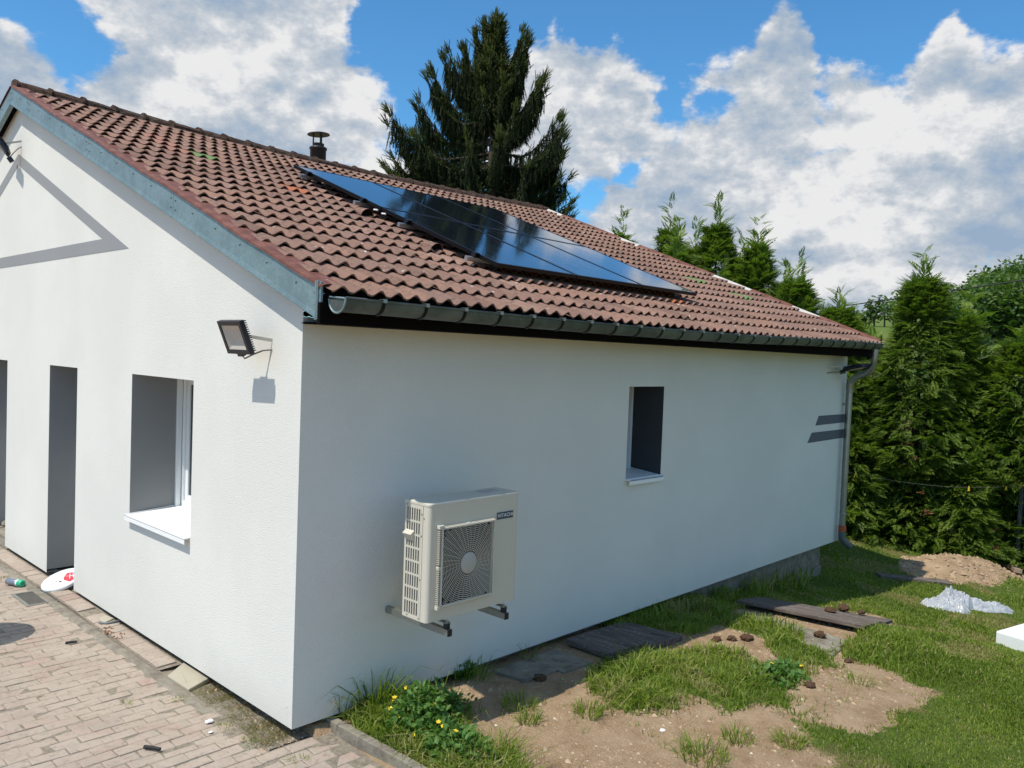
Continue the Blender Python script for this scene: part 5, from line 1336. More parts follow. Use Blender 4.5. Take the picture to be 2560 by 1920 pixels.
def cypress(cx, cy, H, rad, label, seed, n=1500, tops=1, hide_low=0., lean=(0, 0), group='cypress trees of the garden hedge', brown=0):
    g = np.random.default_rng(seed); zb = tz(cx, cy)-.05; e = empty('cypress_tree', (cx, cy, zb)); tag(e, label, 'tree', group)
    leaders = [(cx+lean[0], cy+lean[1], H)]
    for k in range(tops-1): a = g.uniform(0, 6.28); leaders.append((cx+math.cos(a)*rad*.6, cy+math.sin(a)*rad*.6, H*g.uniform(.78, .92)))
    VV, FF, RR = [], [], []; tot = 0
    def put(P, A, El, S, Rl, base):
        nonlocal tot
        n_ = len(P); ch = g.integers(0, 4, n_)
        for c in range(4):
            k = ch == c
            if not k.any(): continue
            V, F, m_ = place(FT[c], P[k], A[k], El[k], S[k], Rl[k]); VV.append(V); FF.append(F+tot); tot += len(V)
            RR.append(np.repeat(base[k], m_)+g.normal(0, .05, len(V)))
    for li, (lx, ly, lh) in enumerate(leaders):
        nn = n if li == 0 else n//3; rr0 = rad if li == 0 else rad*.5
        t = (hide_low+(1-hide_low)*(g.random(nn)**.92))*.93
        R_ = rr0*np.clip((.97-t), 0, 1)**.66*(.78+.34*np.sin(t*23+seed)*.5+.25*vnoise(t*9, t*0+seed, 3)); R_ = np.maximum(R_, .10*np.minimum(1, (1-t)*14))
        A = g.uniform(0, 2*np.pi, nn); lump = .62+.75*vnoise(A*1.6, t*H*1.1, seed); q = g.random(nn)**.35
        rr_ = R_*lump*q
        px_ = lx*(.3+.7*t)+cx*(.7-.7*t)+np.cos(A)*rr_; py_ = ly*(.3+.7*t)+cy*(.7-.7*t)+np.sin(A)*rr_
        P = np.stack([px_, py_, zb+t*lh], 1)
        S = (.14+.17*g.random(nn))
        El = np.where(t > .8, g.normal(.55, .3, nn), g.normal(.05, .32, nn)); 
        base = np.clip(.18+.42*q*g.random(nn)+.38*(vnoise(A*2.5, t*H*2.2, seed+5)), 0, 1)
        put(P, A+g.normal(0, .35, nn), El, S, g.normal(0, .45, nn), base)
        # wispy arching leader shoots
        m_ = 30; t2 = np.linspace(.80, 1.04, m_); A2 = g.uniform(0, 6.28, m_); P2 = np.stack([lx+np.cos(A2)*.03, ly+np.sin(A2)*.03, zb+t2*lh], 1)
        put(P2, A2, g.normal(.85, .3, m_), np.linspace(.55, .20, m_)*g.uniform(.6, 1.3, m_), g.normal(0, .3, m_), np.full(m_, .8))
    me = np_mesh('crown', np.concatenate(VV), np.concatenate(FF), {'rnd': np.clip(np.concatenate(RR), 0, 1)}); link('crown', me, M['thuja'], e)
    m = MB()
    for (lx, ly, lh) in leaders: m.tube([(cx, cy, zb-.2), (cx*.6+lx*.4, cy*.6+ly*.4, zb+lh*.4), (lx, ly, zb+lh*.8), (lx, ly, zb+lh*.99)], [rad*.07, rad*.05, .02, .004], 7)
    for k in range(16):
        t = g.uniform(.1, .75); a = g.uniform(0, 6.28); l = rad*(1-t)**.6*.8; m.tube([(cx, cy, zb+t*H), (cx+math.cos(a)*l, cy+math.sin(a)*l, zb+t*H+l*.3)], [.022, .006], 5)
    m.build('trunk', M['bark'], e, fix=False)
    if brown:
        P = []; 
        for k in range(brown): a = math.atan2(-4.5-cy, -2.8-cx)+g.normal(0, .5); t = g.uniform(.12, .42); P.append((cx+math.cos(a)*rad*.86*(1-t)**.5, cy+math.sin(a)*rad*.86*(1-t)**.5, zb+t*H))
        P = np.array(P); n_ = len(P); V, F, _ = place(FT[0], P, np.full(n_, math.atan2(-4.5-cy, -2.8-cx))+g.normal(0, .5, n_), g.normal(-.3, .3, n_), g.uniform(.12, .25, n_), g.normal(0, .5, n_))
        tag(link('browned_sprays', np_mesh('browned_sprays', V, F), M['thuja_brown'], e), kind='stuff')
    return e
HD = [  # x, y, height above its foot, radius, n, tops, label
 (12.5, .25, 4.95, 1.25, 2800, 2, 'tallest cypress of the hedge, right of the downpipe, its top against the sky', 6),
 (12.1, 1.55, 4.15, 1.15, 2200, 2, 'cypress right behind the downpipe, lower than its neighbours', 0),
 (12.3, 2.45, 4.75, 1.1, 1500, 2, 'cypress just left of the one behind the downpipe, thin drooping top', 0),
 (12.4, 3.35, 5.55, 1.15, 1700, 3, 'cypress behind the far roof verge with a drooping arched top', 0),
 (12.6, 4.4, 6.15, 1.35, 2000, 4, 'bushy cypress with a broad drooping top above the roof verge', 0),
 (12.9, 5.75, 6.25, 1.05, 1300, 2, 'slender cypress with a feathery pointed top above the roof verge', 0),
 (12.9, 1.2, 3.5, 1.0, 1200, 3, 'cypress half hidden in the gap behind the downpipe tree', 0),
 (12.8, 3.9, 5.35, 1.25, 1200, 3, 'bushy low cypress joining the two drooping tops above the verge', 0),
 (12.9, 5.1, 5.75, 1.2, 1100, 3, 'low cypress showing between the broad top and the slender feathery one', 0),
 (12.8, 2.9, 4.75, 1.15, 1100, 3, 'low cypress just above the lower end of the far verge', 0),
 (13.1, 7.2, 6.3, .95, 800, 2, 'wispy cypress top showing furthest left above the roof verge', 0),
 (13.3, -1.2, 4.1, 1.45, 2600, 2, 'cypress behind the clothes line in the hedge at the right', 14),
 (13.3, -.5, 3.7, 1.2, 1500, 2, 'lower bushy cypress squeezed between the tallest one and its right neighbour', 0),
 (14.2, -2.35, 4.75, 1.35, 2000, 2, 'cypress at the right edge of the picture with a bare upper stem', 8),
 (14.8, -3.7, 4.9, 1.3, 800, 1, 'last cypress of the hedge, mostly beyond the right edge', 0)]
for k, (x, y, h, r, n, tp, lab, br) in enumerate(HD): cypress(x, y, h, r, lab, 100+k, int(n*2.3), tp, brown=br)
for k, (x, y, h, r, lab) in enumerate(((11.75, 1.05, 1.9, .85, 'low bushy cypress at the foot of the hedge behind the downpipe'), (12.25, -.65, 1.7, .8, 'low bushy cypress at the foot of the hedge behind the hanging white peg'), (13.0, -1.75, 1.9, .8, 'low bushy cypress at the foot of the hedge beside the grey post'))):
    cypress(x, y, h, r, lab, 140+k, 1700, 1, group='low cypresses at the hedge foot')

# ------------------------------------------------------------------ spruce behind the house
def spruce():
    g = np.random.default_rng(5); cx, cy = 12.95, 11.6; zb = -1.2; top = 11.55; e = empty('spruce_tree', (cx, cy, zb)); tag(e, 'tall dark spruce with drooping twigs rising behind the roof ridge', 'tree')
    Rt = Vector((math.sin(R(45.6)), -math.cos(R(45.6)), 0)); Fw = Vector((math.cos(R(45.6)), math.sin(R(45.6)), 0))
    # twig template: bottle-brush of thin needle spikes, axis +x
    V = []; F = []; gg = np.random.default_rng(2)
    for k in range(15):
        t = k/15; a = gg.uniform(0, 6.28); p = np.array((t, 0, 0)); l = .23*(1-.45*t); w = np.array((0, -math.sin(a), math.cos(a)))*.024
        for sg in (-1, 1):
            d = np.array((.6, sg*math.cos(a)*.6, sg*math.sin(a)*.6)); q = len(V); V += [p-w, p+w, p+d*l]; F.append((q, q+1, q+2, q+2))
    for a in (0, 1.57):
        w = np.array((0, math.cos(a), math.sin(a)))*.03; q = len(V); V += [-w, w, np.array((.6, 0, 0))+w*.9, np.array((1.1, 0, 0))]; F.append((q, q+1, q+2, q+3)); q = len(V); V += [-w, w, np.array((.6, 0, 0))-w*.9, np.array((1.1, 0, 0))]; F.append((q, q+1, q+3, q+2))
    TW = (np.array(V), np.array([(a, b, c, d) for a, b, c, d in F]))
    tri = [i for i, f in enumerate(TW[1]) if f[2] == f[3]]
    # make degenerate quads proper by duplicating the tip slightly
    VV_, FF_ = list(TW[0]), []
    for f in TW[1]:
        if f[2] == f[3]: VV_.append(TW[0][f[2]]+np.array((.004, .004, 0))); FF_.append((f[0], f[1], f[2], len(VV_)-1))
        else: FF_.append(tuple(f))
    TW = (np.array(VV_), np.array(FF_))
    P, A, El, S, B = [], [], [], [], []
    wood = MB(); wood.tube([(cx, cy, zb), (cx, cy, 4.), (cx, cy, 8.), (cx, cy, top-.3)], [.26, .2, .09, .012], 9)
    def branch(z, side, length, upturn, dens=1., fw=None, hang=1.):
        """side: direction in the horizontal plane; sweeps down a little, then the tip turns up"""
        d = side.normalized(); pts = []; n = 14; droop = -.10*length
        for k in range(n+1):
            t = k/n; pts.append(Vector((cx, cy, z))+d*length*(t-.12*t*t)+Vector((0, 0, droop*math.sin(t*2.4)*1.1+upturn*max(0, t-.42)**1.5*3.1)))
        wood.tube(pts, [.045*(1-.85*k/n)*min(1., length/1.5) for k in range(n+1)], 5, False)
        for k in range(2, n+1):
            t = k/n; p = pts[k]; dirv = (pts[min(k+1, n)]-pts[k-1]).normalized()
            nt = int((7+5*t)*dens)
            for q in range(nt):
                pp_ = p+dirv*g.uniform(-.5, .5)*length/n+Vector(g.normal(0, .03, 3))
                if g.random() < .70*hang and t < .93:      # hanging twigs
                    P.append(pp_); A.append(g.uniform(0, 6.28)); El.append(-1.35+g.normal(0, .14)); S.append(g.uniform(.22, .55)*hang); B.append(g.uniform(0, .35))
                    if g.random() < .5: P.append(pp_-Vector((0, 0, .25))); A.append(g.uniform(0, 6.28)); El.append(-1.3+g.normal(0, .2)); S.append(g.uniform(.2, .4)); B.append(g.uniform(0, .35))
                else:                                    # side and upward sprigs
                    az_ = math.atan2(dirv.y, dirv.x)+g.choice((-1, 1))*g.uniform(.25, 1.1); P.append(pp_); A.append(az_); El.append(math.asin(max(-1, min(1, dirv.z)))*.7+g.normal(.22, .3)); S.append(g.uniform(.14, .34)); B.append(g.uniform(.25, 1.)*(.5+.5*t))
        P.append(pts[-1]); A.append(math.atan2(dirv.y, dirv.x)); El.append(math.asin(dirv.z)); S.append(.32); B.append(.9)
    # outline by branch tips: (side, height of tip, reach, upturn); left is minus, right plus
    arms = [(-1, 8.6, 2.9, .95), (-1, 8.9, 2.5, 1.0), (-1, 8.3, 2.6, .8), (-1, 7.7, 2.95, .7), (-1, 7.3, 3.0, .5), (-1, 6.9, 3.0, .4), (-1, 6.3, 3., .3), (-1, 8.1, 2.1, .8), (-1, 7.5, 2.2, .5), (-1, 9.4, 1.9, 1.1), (-1, 9.9, 1.75, 1.15), (-1, 9.2, 1.5, .8), (-1, 10.33, 1.43, 1.1), (-1, 10.3, 1.05, 1.0), (-1, 10.6, .95, .95), (-1, 10.9, .6, .8), (-1, 11.15, .35, .6),
            (1, 10.95, .85, .9), (1, 10.7, .95, .8), (1, 10.0, .9, .7), (1, 9.95, 1.4, 1.1), (1, 9.55, 1.6, .9), (1, 9.2, .7, .5), (1, 8.6, 1.95, 1.05), (1, 8.4, 2.2, .95), (1, 7.9, 2.1, .8), (1, 7.25, 2.2, .6), (1, 6.7, 2.3, .5), (1, 6.2, 2.35, .4), (1, 7.2, 1.4, .5), (1, 6.5, 1.5, .4)]
    for sd_, zt, rc_, up in arms:
        for rep in range(3):
            f = g.normal(0, .25); L_ = rc_/.88*g.uniform(.8, 1.0); u_ = up*g.uniform(.6, .95); branch(zt-1.36*u_+.08*L_+g.normal(0, .12), Rt*sd_+Fw*f, L_, u_, 1.5)
    # rest of the crown, towards and away from the house
    for k in range(46):
        z = g.uniform(2.6, 10.6); a = g.uniform(-1, 1); fb = g.choice((-1, 1)); ln = min(2.6, max(.25, (11.4-z)*.42))*g.uniform(.7, 1.05)
        lat = a*(.95 if z < 5.2 else .75)
        if 6.6 < z < 8.1 and a > .05: lat = .15
        branch(z, Rt*lat+Fw*fb*g.uniform(.4, 1), ln, .33*ln*g.uniform(.5, 1.2), 1.1)
    for k in range(40):
        z = g.uniform(8.6, 11.35); a = g.uniform(0, 6.28); ln = max(.14, (11.7-z)*.27)*g.uniform(.7, 1.15); branch(z, Vector((math.cos(a), math.sin(a), 0)), ln, ln*.75, .9, hang=.6)
    for k in range(60): P.append(Vector((cx, cy, 10.4+k*.019))+Vector(g.normal(0, .02, 3))); A.append(g.uniform(0, 6.28)); El.append(g.normal(.9, .25)); S.append(g.uniform(.14, .3)); B.append(.7)
    P = np.array([tuple(p) for p in P]); n_ = len(P)
    V, F, m_ = place(TW, P, np.array(A), np.array(El), np.array(S), g.uniform(0, 6.28, n_))
    me = np_mesh('crown', V, F, {'rnd': np.clip(np.repeat(np.array(B), m_)+g.normal(0, .05, len(V)), 0, 1)}); link('crown', me, M['spruce'], e); wood.build('trunk', M['bark'], e, fix=False)
    return n_
print('spruce twigs', spruce())
# small spruce top peeping over the roof at the foot of the far verge
g = np.random.default_rng(77)

# ------------------------------------------------------------------ trees round the garden beyond the frame (the street side is open, the garden side is wooded)
def round_tree(name, x, y, H, r, n, label, cat, seed, size=.5, group=None, mname='wood_leaf', trunk=True):
    g = np.random.default_rng(seed); zb = tz(x, y)-.1; e = empty(name, (x, y, zb)); tag(e, label, cat, group)
    u = g.normal(size=(n, 3)); u /= np.linalg.norm(u, axis=1)[:, None]; az_ = np.arctan2(u[:, 1], u[:, 0]); lump = .66+.55*vnoise(az_*1.6+3, u[:, 2]*3+seed, seed); q = g.random(n)**.3
    P = u*(q*lump)[:, None]*np.array((r, r, H*.42))+np.array((x, y, zb+H*.58))
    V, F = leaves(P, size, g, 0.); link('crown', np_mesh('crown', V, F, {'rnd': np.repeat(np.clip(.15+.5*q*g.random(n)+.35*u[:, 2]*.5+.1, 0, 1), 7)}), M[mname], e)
    if trunk: MB().tube([(x, y, zb-.3), (x, y, zb+H*.35), (x+.1*r, y, zb+H*.6)], [H*.03, H*.022, H*.008], 7).build('trunk', M['bark'], e)
    return e
# hilltop treeline and the wooded slope at the right
def hill_pt(az, dist): a = R(az); return -2.79+math.cos(a)*dist, -4.48+math.sin(a)*dist
tl = [(21.2, 210, 5, 2.6), (20.4, 205, 4, 2.2), (19.9, 200, 7, 2.4), (19.3, 200, 6.5, 3.6), (18.8, 195, 6, 3.2), (18.2, 190, 8.5, 4.2), (17.5, 190, 8, 4.2), (16.8, 188, 9, 4.6)]
nm_ = ['leftmost tiny tree', 'second tiny tree', 'third tree, narrow and dark,', 'fourth tree', 'fifth tree', 'sixth tree, rounder and larger,', 'seventh tree', 'rightmost tree, half hidden by the cypress,']
for k, (a, d, H, r) in enumerate(tl):
    x, y = hill_pt(a, d); round_tree('hilltop_tree', x, y, H, r, 260, f'{nm_[k]} on the skyline of the far green meadow'.replace(', on', ' on'), 'tree', 300+k, .95, 'trees on the far skyline')
g = np.random.default_rng(90); PP = []; BB = []
for k in range(170):
    az = g.uniform(6, 15.8); d = g.uniform(120, 215)
    if az > 14.6 and d < 170: continue
    x, y = hill_pt(az, d); z = tz(x, y); r = g.uniform(3.2, 6.); H = g.uniform(7, 10); n = 420
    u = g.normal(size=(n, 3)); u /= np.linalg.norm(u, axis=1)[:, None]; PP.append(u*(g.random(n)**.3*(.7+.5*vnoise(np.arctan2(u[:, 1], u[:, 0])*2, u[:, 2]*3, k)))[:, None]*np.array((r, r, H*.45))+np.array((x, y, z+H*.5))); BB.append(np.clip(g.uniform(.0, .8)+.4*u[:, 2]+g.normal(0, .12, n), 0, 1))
P = np.concatenate(PP); V, F = leaves(P, .82, g, 0.)
tag(link('hillside_wood', np_mesh('hillside_wood', V, F, {'rnd': np.repeat(np.concatenate(BB), 7)}), M['wood_leaf']), 'distant broadleaf wood covering the hill at the right', 'wood', kind='stuff')
# scrub on the meadow slope nearer, seen between the cypresses
for k, (a, d, H, r) in enumerate(((14.9, 60, 4.5, 2.6), (13.8, 70, 5.5, 3.0), (16.2, 85, 4.5, 2.8))):
    x, y = hill_pt(a, d); round_tree('slope_bush', x, y, H*.75, r, 700, ['yellow-green bush on the slope behind the right cypresses', 'large green bush behind the cypress at the right edge', 'rounded bush on the meadow right of the tallest cypress'][k], 'bush', 320+k, .42, 'bushes on the slope')

# ------------------------------------------------------------------ things lying about
def board(name, P4, th, label, cat, lift=.0, n=3, mname='plank', par=None):
    """boards laid side by side between the edge P0-P1 and P3-P2"""
    P4 = [Vector(p) for p in P4]; e = empty(name, P4[0]); tag(e, label, cat)
    for k in range(n):
        a, b = k/n+.006, (k+1)/n-.006; rr = random.Random(k+len(label)); dz = rr.uniform(-.004, .006)
        q = [P4[0].lerp(P4[3], a), P4[1].lerp(P4[2], a), P4[1].lerp(P4[2], b), P4[0].lerp(P4[3], b)]
        ext = rr.uniform(-.04, .03); d = (q[1]-q[0]).normalized(); q[1] += d*ext; q[2] += d*ext
        q = [p+Vector((0, 0, dz)) for p in q]
        cdir = (q[1]-q[0]); ang = math.atan2(cdir.y, cdir.x); org = q[0].copy()
        Rm = Matrix.Rotation(-ang, 3, 'Z'); loc = [Rm @ (p-org) for p in q]
        o = MB().prism(loc, (0, 0, -th)).build('board' if mname == 'plank' else 'slab', M[mname]); o.location = org; o.rotation_euler = (0, 0, ang); bevel(o, .004)
        bpy.context.view_layer.update() if False else None
        o.parent = e; o.matrix_parent_inverse = Matrix.Translation(-P4[0])
    return e
board('board_panel', [(5.22, -.30, tz(5.3, -.3)+.085), (5.46, -1.56, tz(5.4, -1.5)+.085), (6.30, -1.52, tz(6.3, -1.5)+.075), (5.75, -.28, tz(5.8, -.3)+.075)], .035, 'weathered grey-brown board panel lying half in shade with moss clods on it', 'boards', n=3)
board('board_panel', [(4.80, -.50, tz(4.8, -.5)+.04), (4.45, -1.66, tz(4.5, -1.7)+.02), (5.05, -1.60, tz(5.1, -1.6)+.02), (5.02, -.78, tz(5.0, -.8)+.03)], .03, 'sand-covered grey slab lying beside the board panel', 'slab', n=2, mname='concrete')
board('board_panel', [(2.62, -.08, tz(2.6, -.1)+.07), (2.62, -.55, tz(2.6, -.5)+.07), (3.62, -.60, tz(3.6, -.6)+.05), (3.55, -.02, tz(3.5, -.1)+.05)], .05, 'dark damp wooden board lying in the shade against the wall', 'board', n=2)
board('paving_slab', [(1.75, -.06, tz(1.7, -.1)+.015), (1.78, -.40, tz(1.7, -.4)+.015), (2.5, -.46, tz(2.4, -.4)+.015), (2.5, -.06, tz(2.4, -.1)+.015)], .03, 'flat grey paving slabs in the shade at the wall foot', 'paving slabs', n=2, mname='concrete')
board('board_panel', [(9.25, -.40, tz(9.3, -.4)+.04), (10.05, -1.12, tz(10., -1.1)+.04), (10.13, -1.02, tz(10.1, -1.)+.04), (9.33, -.30, tz(9.3, -.3)+.04)], .04, 'narrow board lying in the shade near the earth heap', 'board', n=1)
def clod(x, y, r, label, seed, dz=0., name='moss_clod', mname='moss_clod', sq=.55, cat='clod', group='brown moss clods'):
    bm = bmesh.new(); bmesh.ops.create_icosphere(bm, subdivisions=3, radius=r)
    for v in bm.verts:
        p = v.co*(1/r); k = 1+.5*(vnoise(np.array([p.x*2.5+seed]), np.array([p.y*2.5+p.z*2]), seed)[0]-.5)+.25*(vnoise(np.array([p.x*8+seed]), np.array([p.y*8+p.z*6]), seed)[0]-.5); v.co *= k; v.co.z *= sq; v.co.x *= 1.25
    me = bpy.data.meshes.new(name); bm.to_mesh(me); bm.free(); o = link(name, me, M[mname]); o.location = (x, y, tz(x, y)+dz+r*sq*.6); return tag(o, label, cat, group)
clod(5.84, -1.06, .055, 'round brown moss clod in the middle of the weathered board panel', 1, .08)
clod(6.10, -1.10, .060, 'large dark moss clod near the far end of the board panel', 2, .08)
clod(6.12, -1.28, .040, 'small dark moss clod at the edge of the board panel', 3, .08)
clod(4.86, -1.36, .050, 'reddish moss clod on the sandy slab beside the boards', 4, .03)
clod(4.04, -1.03, .055, 'brown moss clod on bare soil, right of a pair', 5)
clod(3.93, -.94, .040, 'smaller brown moss clod on bare soil, left of a pair', 6)
clod(3.80, -.86, .045, 'flat brown moss clod on bare soil at the shadow edge', 7)
clod(4.42, -1.80, .035, 'small brown clod at the near end of the sandy slab', 8)
clod(3.45, -1.88, .040, 'dark earth clod on the bare soil below the broad-leaved weeds', 9)
clod(1.93, -.40, .045, 'black round clod in the shade below the heat pump', 10)
clod(5.02, -2.07, .05, 'pale flat stone lying in the lawn', 11, -.01, 'field_stone', 'stone', .35, 'stone', None)
clod(1.92, -1.52, .018, 'white scrap of rubble on the bare soil near the bottom edge', 12, -.005, 'rubble_scrap', 'white_plastic', .3, 'rubble', None)
# old bricks on the earth heap
for k, (x, y, dz, rz, tx) in enumerate(((12.05, -1.50, .07, .4, .1), (12.28, -1.36, .10, .9, -.1), (12.22, -1.20, .22, .2, .25))):
    m = MB().box((-.11, -.055, -.035), (.11, .055, .035)).build('old_brick', M['brick_old']); bevel(m, .008); m.location = (x, y, tz(x, y)+dz); m.rotation_euler = (tx, .1, rz)
    tag(m, ['lowest old brick on the earth heap beside the grey post', 'middle old brick on the earth heap beside the grey post', 'topmost tilted stone on the earth heap beside the grey post'][k], 'brick', 'old bricks on the earth heap')
# clods covering the heap
gq = np.random.default_rng(4)
VVh, FFh, RRh = [], [], []; 
n = 900; x = gq.uniform(10.0, 12.6, n); y = gq.uniform(-1.75, -.2, n); k = poly_in(x, y, HEAP); x, y = x[k], y[k]; n = len(x); s = gq.gamma(1.8, .011, n)+.004
V = octa[None]*s[:, None, None]*gq.uniform(.6, 1.3, (n, 6, 1))+np.stack([x, y, terrain(x, y)], 1)[:, None]; i = (np.arange(n)*6)[:, None]
F = np.concatenate([i+np.array(t)[None] for t in ((0, 1, 4), (1, 2, 4), (2, 3, 4), (3, 0, 4), (1, 0, 5), (2, 1, 5), (3, 2, 5), (0, 3, 5))])
tag(link('earth_crumbs', np_mesh('earth_crumbs', V.reshape(-1, 3), F, {'rnd': np.repeat(gq.random(n)*.7, 6)}), M['pebble']), 'loose crumbs of earth on the heap by the hedge', 'earth', kind='stuff')
# crumpled white film: three lobes of folded sheet
def film(cx, cy, rx, ry, h, seed, ang=0.):
    g = np.random.default_rng(seed); n = 60; u = np.linspace(-1, 1, n); U, V_ = np.meshgrid(u, u, indexing='ij')
    r = np.sqrt(U**2+V_**2); r = np.minimum(r, 1.25); dome = np.clip(1-r**2.2, 0, 1)**.6
    cr_ = np.abs(fbm(U*2.2+seed, V_*2.2, seed, 3)-.5)*2; ri = np.abs(fbm(U*7+seed, V_*7, seed+3, 3)-.5)*2
    Z = h*dome*(.40+1.1*cr_)+h*.30*ri*dome; x = U*rx*(1+.3*(fbm(U*2, V_*2, seed+6)-.5)); y = V_*ry*(1+.3*(fbm(U*2, V_*2, seed+7)-.5))
    c, s = math.cos(ang), math.sin(ang); X_ = cx+x*c-y*s; Y_ = cy+x*s+y*c; zz = terrain(X_, Y_)+Z+.004
    k = (r < 1.05+.12*(fbm(U*5, V_*5, seed+9)-.5)).ravel(); idx = np.arange(n*n).reshape(n, n); F = np.stack([idx[:-1, :-1], idx[1:, :-1], idx[1:, 1:], idx[:-1, 1:]], -1).reshape(-1, 4); F = F[k[F].all(1)]
    return np.stack([X_, Y_, zz], -1).reshape(-1, 3), F
e = empty('plastic_film', (9.1, -1.5, tz(9.1, -1.5))); tag(e, 'crumpled white plastic film lying on the lawn near the earth heap', 'plastic film')
for k, a in enumerate(((8.72, -1.40, .32, .24, .12, 1, -.6), (9.10, -1.40, .24, .20, .24, 2, -.5), (9.50, -1.66, .44, .20, .10, 3, -.55))):
    V, F = film(*a); link('film_fold', np_mesh('film_fold', V, F, None, False), M['bag'], e)
# white block at the right with a pole standing in it
bl = empty('white_block', (7.3, -2.62, tz(7.2, -2.6))); tag(bl, 'white painted concrete block on the lawn at the right edge with a pole stub', 'block')
Rz = Matrix.Rotation(R(-14), 3, 'Z'); zb_ = tz(7.3, -2.6)
m = MB().box((6.98, -2.98, zb_-.05), (7.66, -2.36, zb_+.20), Rz, (6.98, -2.36, 0)).build('block_body', M['polystyrene'], bl); bevel(m, .015, 3)
MB().tube([(7.33, -2.80, zb_+.2), (7.33, -2.80, zb_+.9)], .03, 12).build('pole', M['white_plastic'], bl)
# clothes line: post, line, pegs
pt = empty('clothesline_post', (12.40, -1.43, tz(12.4, -1.43))); tag(pt, 'dark grey steel clothes line post at the right edge of the lawn', 'post')
m = MB().box((12.37, -1.46, tz(12.4, -1.43)-.1), (12.43, -1.40, .60)); bevel(m.build('upright', M['post'], pt), .004)
m = MB().box((12.36, -2.1, .60), (12.44, -1.32, .64)); m.prism([(12.385, -1.40, .45), (12.385, -1.40, .39), (12.385, -1.60, .60), (12.385, -1.54, .60)], (.03, 0, 0)); m.build('crossarm', M['post'], pt)
A0 = Vector((8.66, .02, .98)); A1 = Vector((12.38, -1.36, .605)); lp = []
for k in range(25): t = k/24; p = A0.lerp(A1, t); p.z -= .10*math.sin(math.pi*t); lp.append(p)
tag(MB().tube(lp, .0022, 5).build('clothesline', M['cable']), 'thin clothes line running from the house corner to the grey post', 'line')
def peg(p, label, tilt, seed):
    e = empty('clothes_peg', p); tag(e, label, 'clothes peg', 'clothes pegs on the line'); p = Vector(p)
    for s in (-1, 1):
        m = MB(); d = Vector((.02*s, -.012*s, 0)); a = tilt
        m.prism([p+Vector((-.010, -.006, .02)), p+Vector((.010, .006, .02)), p+Vector((.010, .006, -.055))+d*(.5+a), p+Vector((-.010, -.006, -.055))+d*(.5+a)], (.006, -.010, 0)); m.build('peg_half', M['yellow_plastic'], e)
def online(px_frac): return A0.lerp(A1, px_frac)-Vector((0, 0, .10*math.sin(math.pi*px_frac)))
peg(online(.075), 'yellow clothes peg on the line nearest the house corner', .6, 1); peg(online(.70), 'yellow clothes peg in the middle of the line over the hedge', 0., 2); peg(online(.93), 'yellow clothes peg on the line closest to the grey post', .1, 3)
def strainer(p, d, label):
    p = Vector(p); d = Vector(d).normalized(); e = empty('line_tensioner', p); tag(e, label, 'line tensioner', 'white line tensioners')
    MB().lathe([(.008, -.06), (.018, -.045), (.018, .045), (.008, .06)], p, d, 10).build('tensioner_body', M['white_plastic'], e)
strainer(online(.985), A1-A0, 'white line tensioner lying along the line at the grey post'); strainer((12.05, -.68, .27), (.15, -.1, 1), 'white line tensioner dangling in front of the hedge')
tag(MB().tube([online(.80), (12.06, -.69, .33)], .0016, 4).build('loose_cord', M['cable']), 'loose cord hanging from the clothes line to the dangling tensioner', 'cord')
# overhead wire
wp = [(14.0, 2.8, 3.60), (14.0, .77, 3.86), (14.0, -.95, 4.09)]
q0, q1 = Vector((14., 12., 2.7)), Vector((14., -8., 5.15)); 
w = [Vector((14., 2.8+(2.8+.95)*k/3, 0)) for k in range(0)]
pts = []
for k in range(41):
    y = 11.-k*.5; t = y; z = 3.86-(y-.77)*.130+.0022*(y-.77)**2; pts.append((14.0, y, z))
tag(MB().tube(pts, .011, 6).build('overhead_wire', M['black_wire']), 'black overhead wire crossing above the hedge at the right', 'wire')

# things on the paving
mh = empty('manhole_cover', (-.25, 4.08, float(PAVE_Y(4.)))); tag(mh, 'dusty square cast iron manhole cover in the paving by the niche', 'manhole cover'); zc_ = float(PAVE_Y(4.))
m = MB(); 
for a, b in (((-.43, 3.84, zc_-.02), (-.405, 4.32, zc_+.010)), ((-.115, 3.84, zc_-.02), (-.09, 4.32, zc_+.010)), ((-.405, 3.84, zc_-.02), (-.115, 3.865, zc_+.010)), ((-.405, 4.295, zc_-.02), (-.115, 4.32, zc_+.010))): m.box(a, b)
m.build('frame', M['galv'], mh); MB().box((-.400, 3.870, zc_-.02), (-.120, 4.290, zc_+.006)).build('plate', M['manhole'], mh)
cn = empty('spray_can', (-.29, 4.60, float(PAVE_Y(4.6))+.03)); tag(cn, 'grey spray can with a green cap lying on the paving', 'spray can')
p0 = Vector((-.36, 4.72, float(PAVE_Y(4.6))+.038)); p1 = Vector((-.275, 4.53, float(PAVE_Y(4.6))+.038)); dd = (p1-p0).normalized()
MB().lathe([(.026, 0), (.033, .006), (.033, .135), (.030, .142)], p0, dd, 20).build('body', M['can'], cn)
MB().lathe([(.0335, 0), (.0335, .02)], p0+dd*.137, dd, 20).build('white_ring', M['white_plastic'], cn)
MB().lathe([(.0345, 0), (.0345, .045), (.030, .054), (.013, .055), (.012, .047), (0, .047)], p0+dd*.157, dd, 20).build('cap', M['green_cap'], cn)
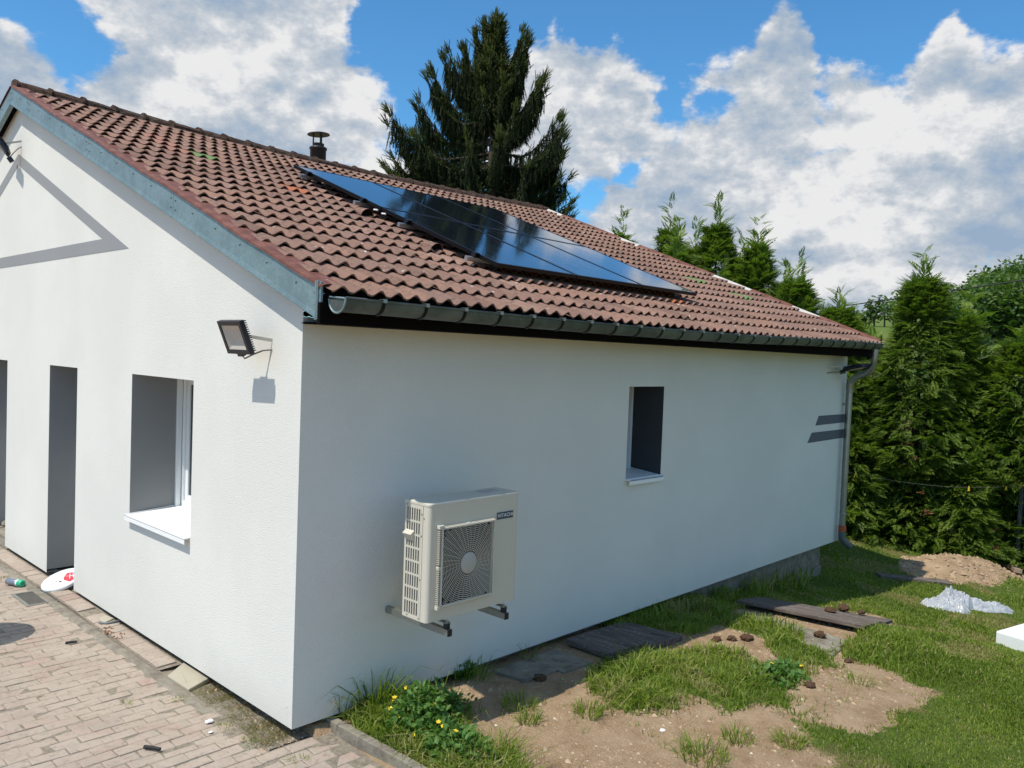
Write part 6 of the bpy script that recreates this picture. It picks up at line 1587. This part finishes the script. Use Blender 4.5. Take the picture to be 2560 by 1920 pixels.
# white lid leaning in the niche
ld = empty('plastic_disc', (.0, 4.40, 0.)); tag(ld, 'round white plastic disc with red print leaning in the wall niche', 'disc')
nrm = Vector((-.36, -.08, 1)).normalized(); c0 = Vector((.0, 4.25, .030))
MB().lathe([(.0, .0), (.128, .0), (.138, .006), (.154, .016), (.180, .018), (.192, .011), (.196, -.002), (.192, -.020)], c0, nrm, 48).build('disc', M['white_plastic'], ld, fix=False)
u = nrm.orthogonal().normalized(); rt = Vector((.69, -.72, 0)); rt = (rt-nrm*rt.dot(nrm)).normalized(); up_ = nrm.cross(rt); 
if up_.z < 0: up_ = -up_
D2 = lambda x, y, h=.0015: c0+nrm*h+rt*x+up_*y
m = MB(); pr = [D2(.128*math.cos(a), .128*math.sin(a)) for a in np.linspace(R(-28), R(100), 16)]; m.add(pr+[D2(-.01, .035), D2(.02, -.01)], [tuple(range(18))]); m.build('red_print', M['red_print'], ld, fix=False)
m = MB(); 
for (a, b) in (((.02, .10), (.07, .00)), ((.055, .095), (.105, .01)), ((-.0, .06), (.10, .045))): m.quad(D2(a[0], a[1], .0022), D2(a[0]+.005, a[1]+.004, .0022), D2(b[0]+.005, b[1]+.004, .0022), D2(b[0], b[1], .0022))
for k in range(7): xx = .045+.009*k; m.quad(D2(xx, .055, .0024), D2(xx+.005, .056, .0024), D2(xx+.006, .070, .0024), D2(xx+.001, .069, .0024))
m.build('print_lettering', M['white_plastic'], ld, fix=False)
m = MB(); m.add([D2(-.005+.016*math.cos(a), -.035+.011*math.sin(a), .0022) for a in np.linspace(0, 6.0, 12)], [tuple(range(12))]); m.quad(D2(-.06, -.03, .002), D2(-.045, -.028, .002), D2(-.04, -.02, .002), D2(-.062, -.022, .002)); m.build('hole', M['dark'], ld, fix=False)
def stub(x, y, l, r, ang, label, z=None, mname='rubber'):
    z = float(PAVE_Y(y))+r+.003 if z is None else z; d = Vector((math.cos(ang), math.sin(ang), 0))*l/2; p = Vector((x, y, z)); m = MB().tube([p-d, p+Vector((0, 0, r*.2)), p+d], [r, r*1.02, r*.9], 10); return tag(m.build('hose_offcut', M[mname], fix=True), label, 'offcut', 'black hose offcuts on the paving')
stub(-.45, 2.61, .085, .010, R(-20), 'short black hose offcut lying further up the paving')
stub(-.695, .44, .11, .012, R(-58), 'longer black hose offcut with cut ends near the bottom of the paving')
tag(MB().tube([(.10, 2.86, -.035), (.0, 2.84, -.028), (-.08, 2.86, -.036), (-.12, 2.93, -.045)], .012, 8).build('drain_hose', M['grey_plastic']), 'grey hose end curling out from under the gable wall', 'hose')
m = MB().prism([(-.02, 3.08, -.024), (-.10, 3.02, -.036), (-.09, 2.90, -.036), (.0, 2.93, -.024)], (0, 0, -.02)).build('wall_chip', M['stone']); tag(m, 'pale chip of stone beside the grey hose under the gable wall', 'stone chip')
for k, (x, y, r) in enumerate(((-.27, .56, .022), (-.33, .42, .012))):
    o = clod(x, y, r, ['white mortar crumb on the paving near the house corner', 'tiny white mortar crumb in front of the larger one'][k], 60+k, 0., 'mortar_crumb', 'polystyrene', .5, 'crumb', 'mortar crumbs'); o.location.z = float(PAVE_Y(y))+.008
cl = MB()
for k in range(26):
    rr = random.Random(k); x = -.14+rr.gauss(0, .03); y = 2.62+rr.gauss(0, .10); p = Vector((x, y, -.05+rr.uniform(0, .01))); cl.prism([p, p+Vector((rr.uniform(.01, .03), rr.uniform(-.01, .01), .004)), p+Vector((rr.uniform(.0, .03), rr.uniform(.01, .03), .01))], (0, 0, -.004))
tag(cl.build('dead_leaves', simple('dead_leaves', (.16, .08, .035), .9, var=.4)), 'few curled brown dead leaves beside the gable wall', 'leaves', kind='stuff')
# unseen round object of made-up form, added to throw the oval shadow on the paving
gt = empty('oval_shadow_caster', (-1.28, 3.28, -.06)); tag(gt, 'round disc on a stand, unseen at the left, added to cast the oval shadow on the paving', 'shadow caster')
MB().lathe([(.30, 0), (.305, .01), (.30, .022), (0, .022)], (-1.28, 3.28, .72), n=40).build('shadow_disc', M['post'], gt)
MB().lathe([(.17, 0), (.17, .01), (.025, .03), (.022, .78)], (-1.28, 3.28, -.055), n=20).build('pedestal', M['post'], gt)
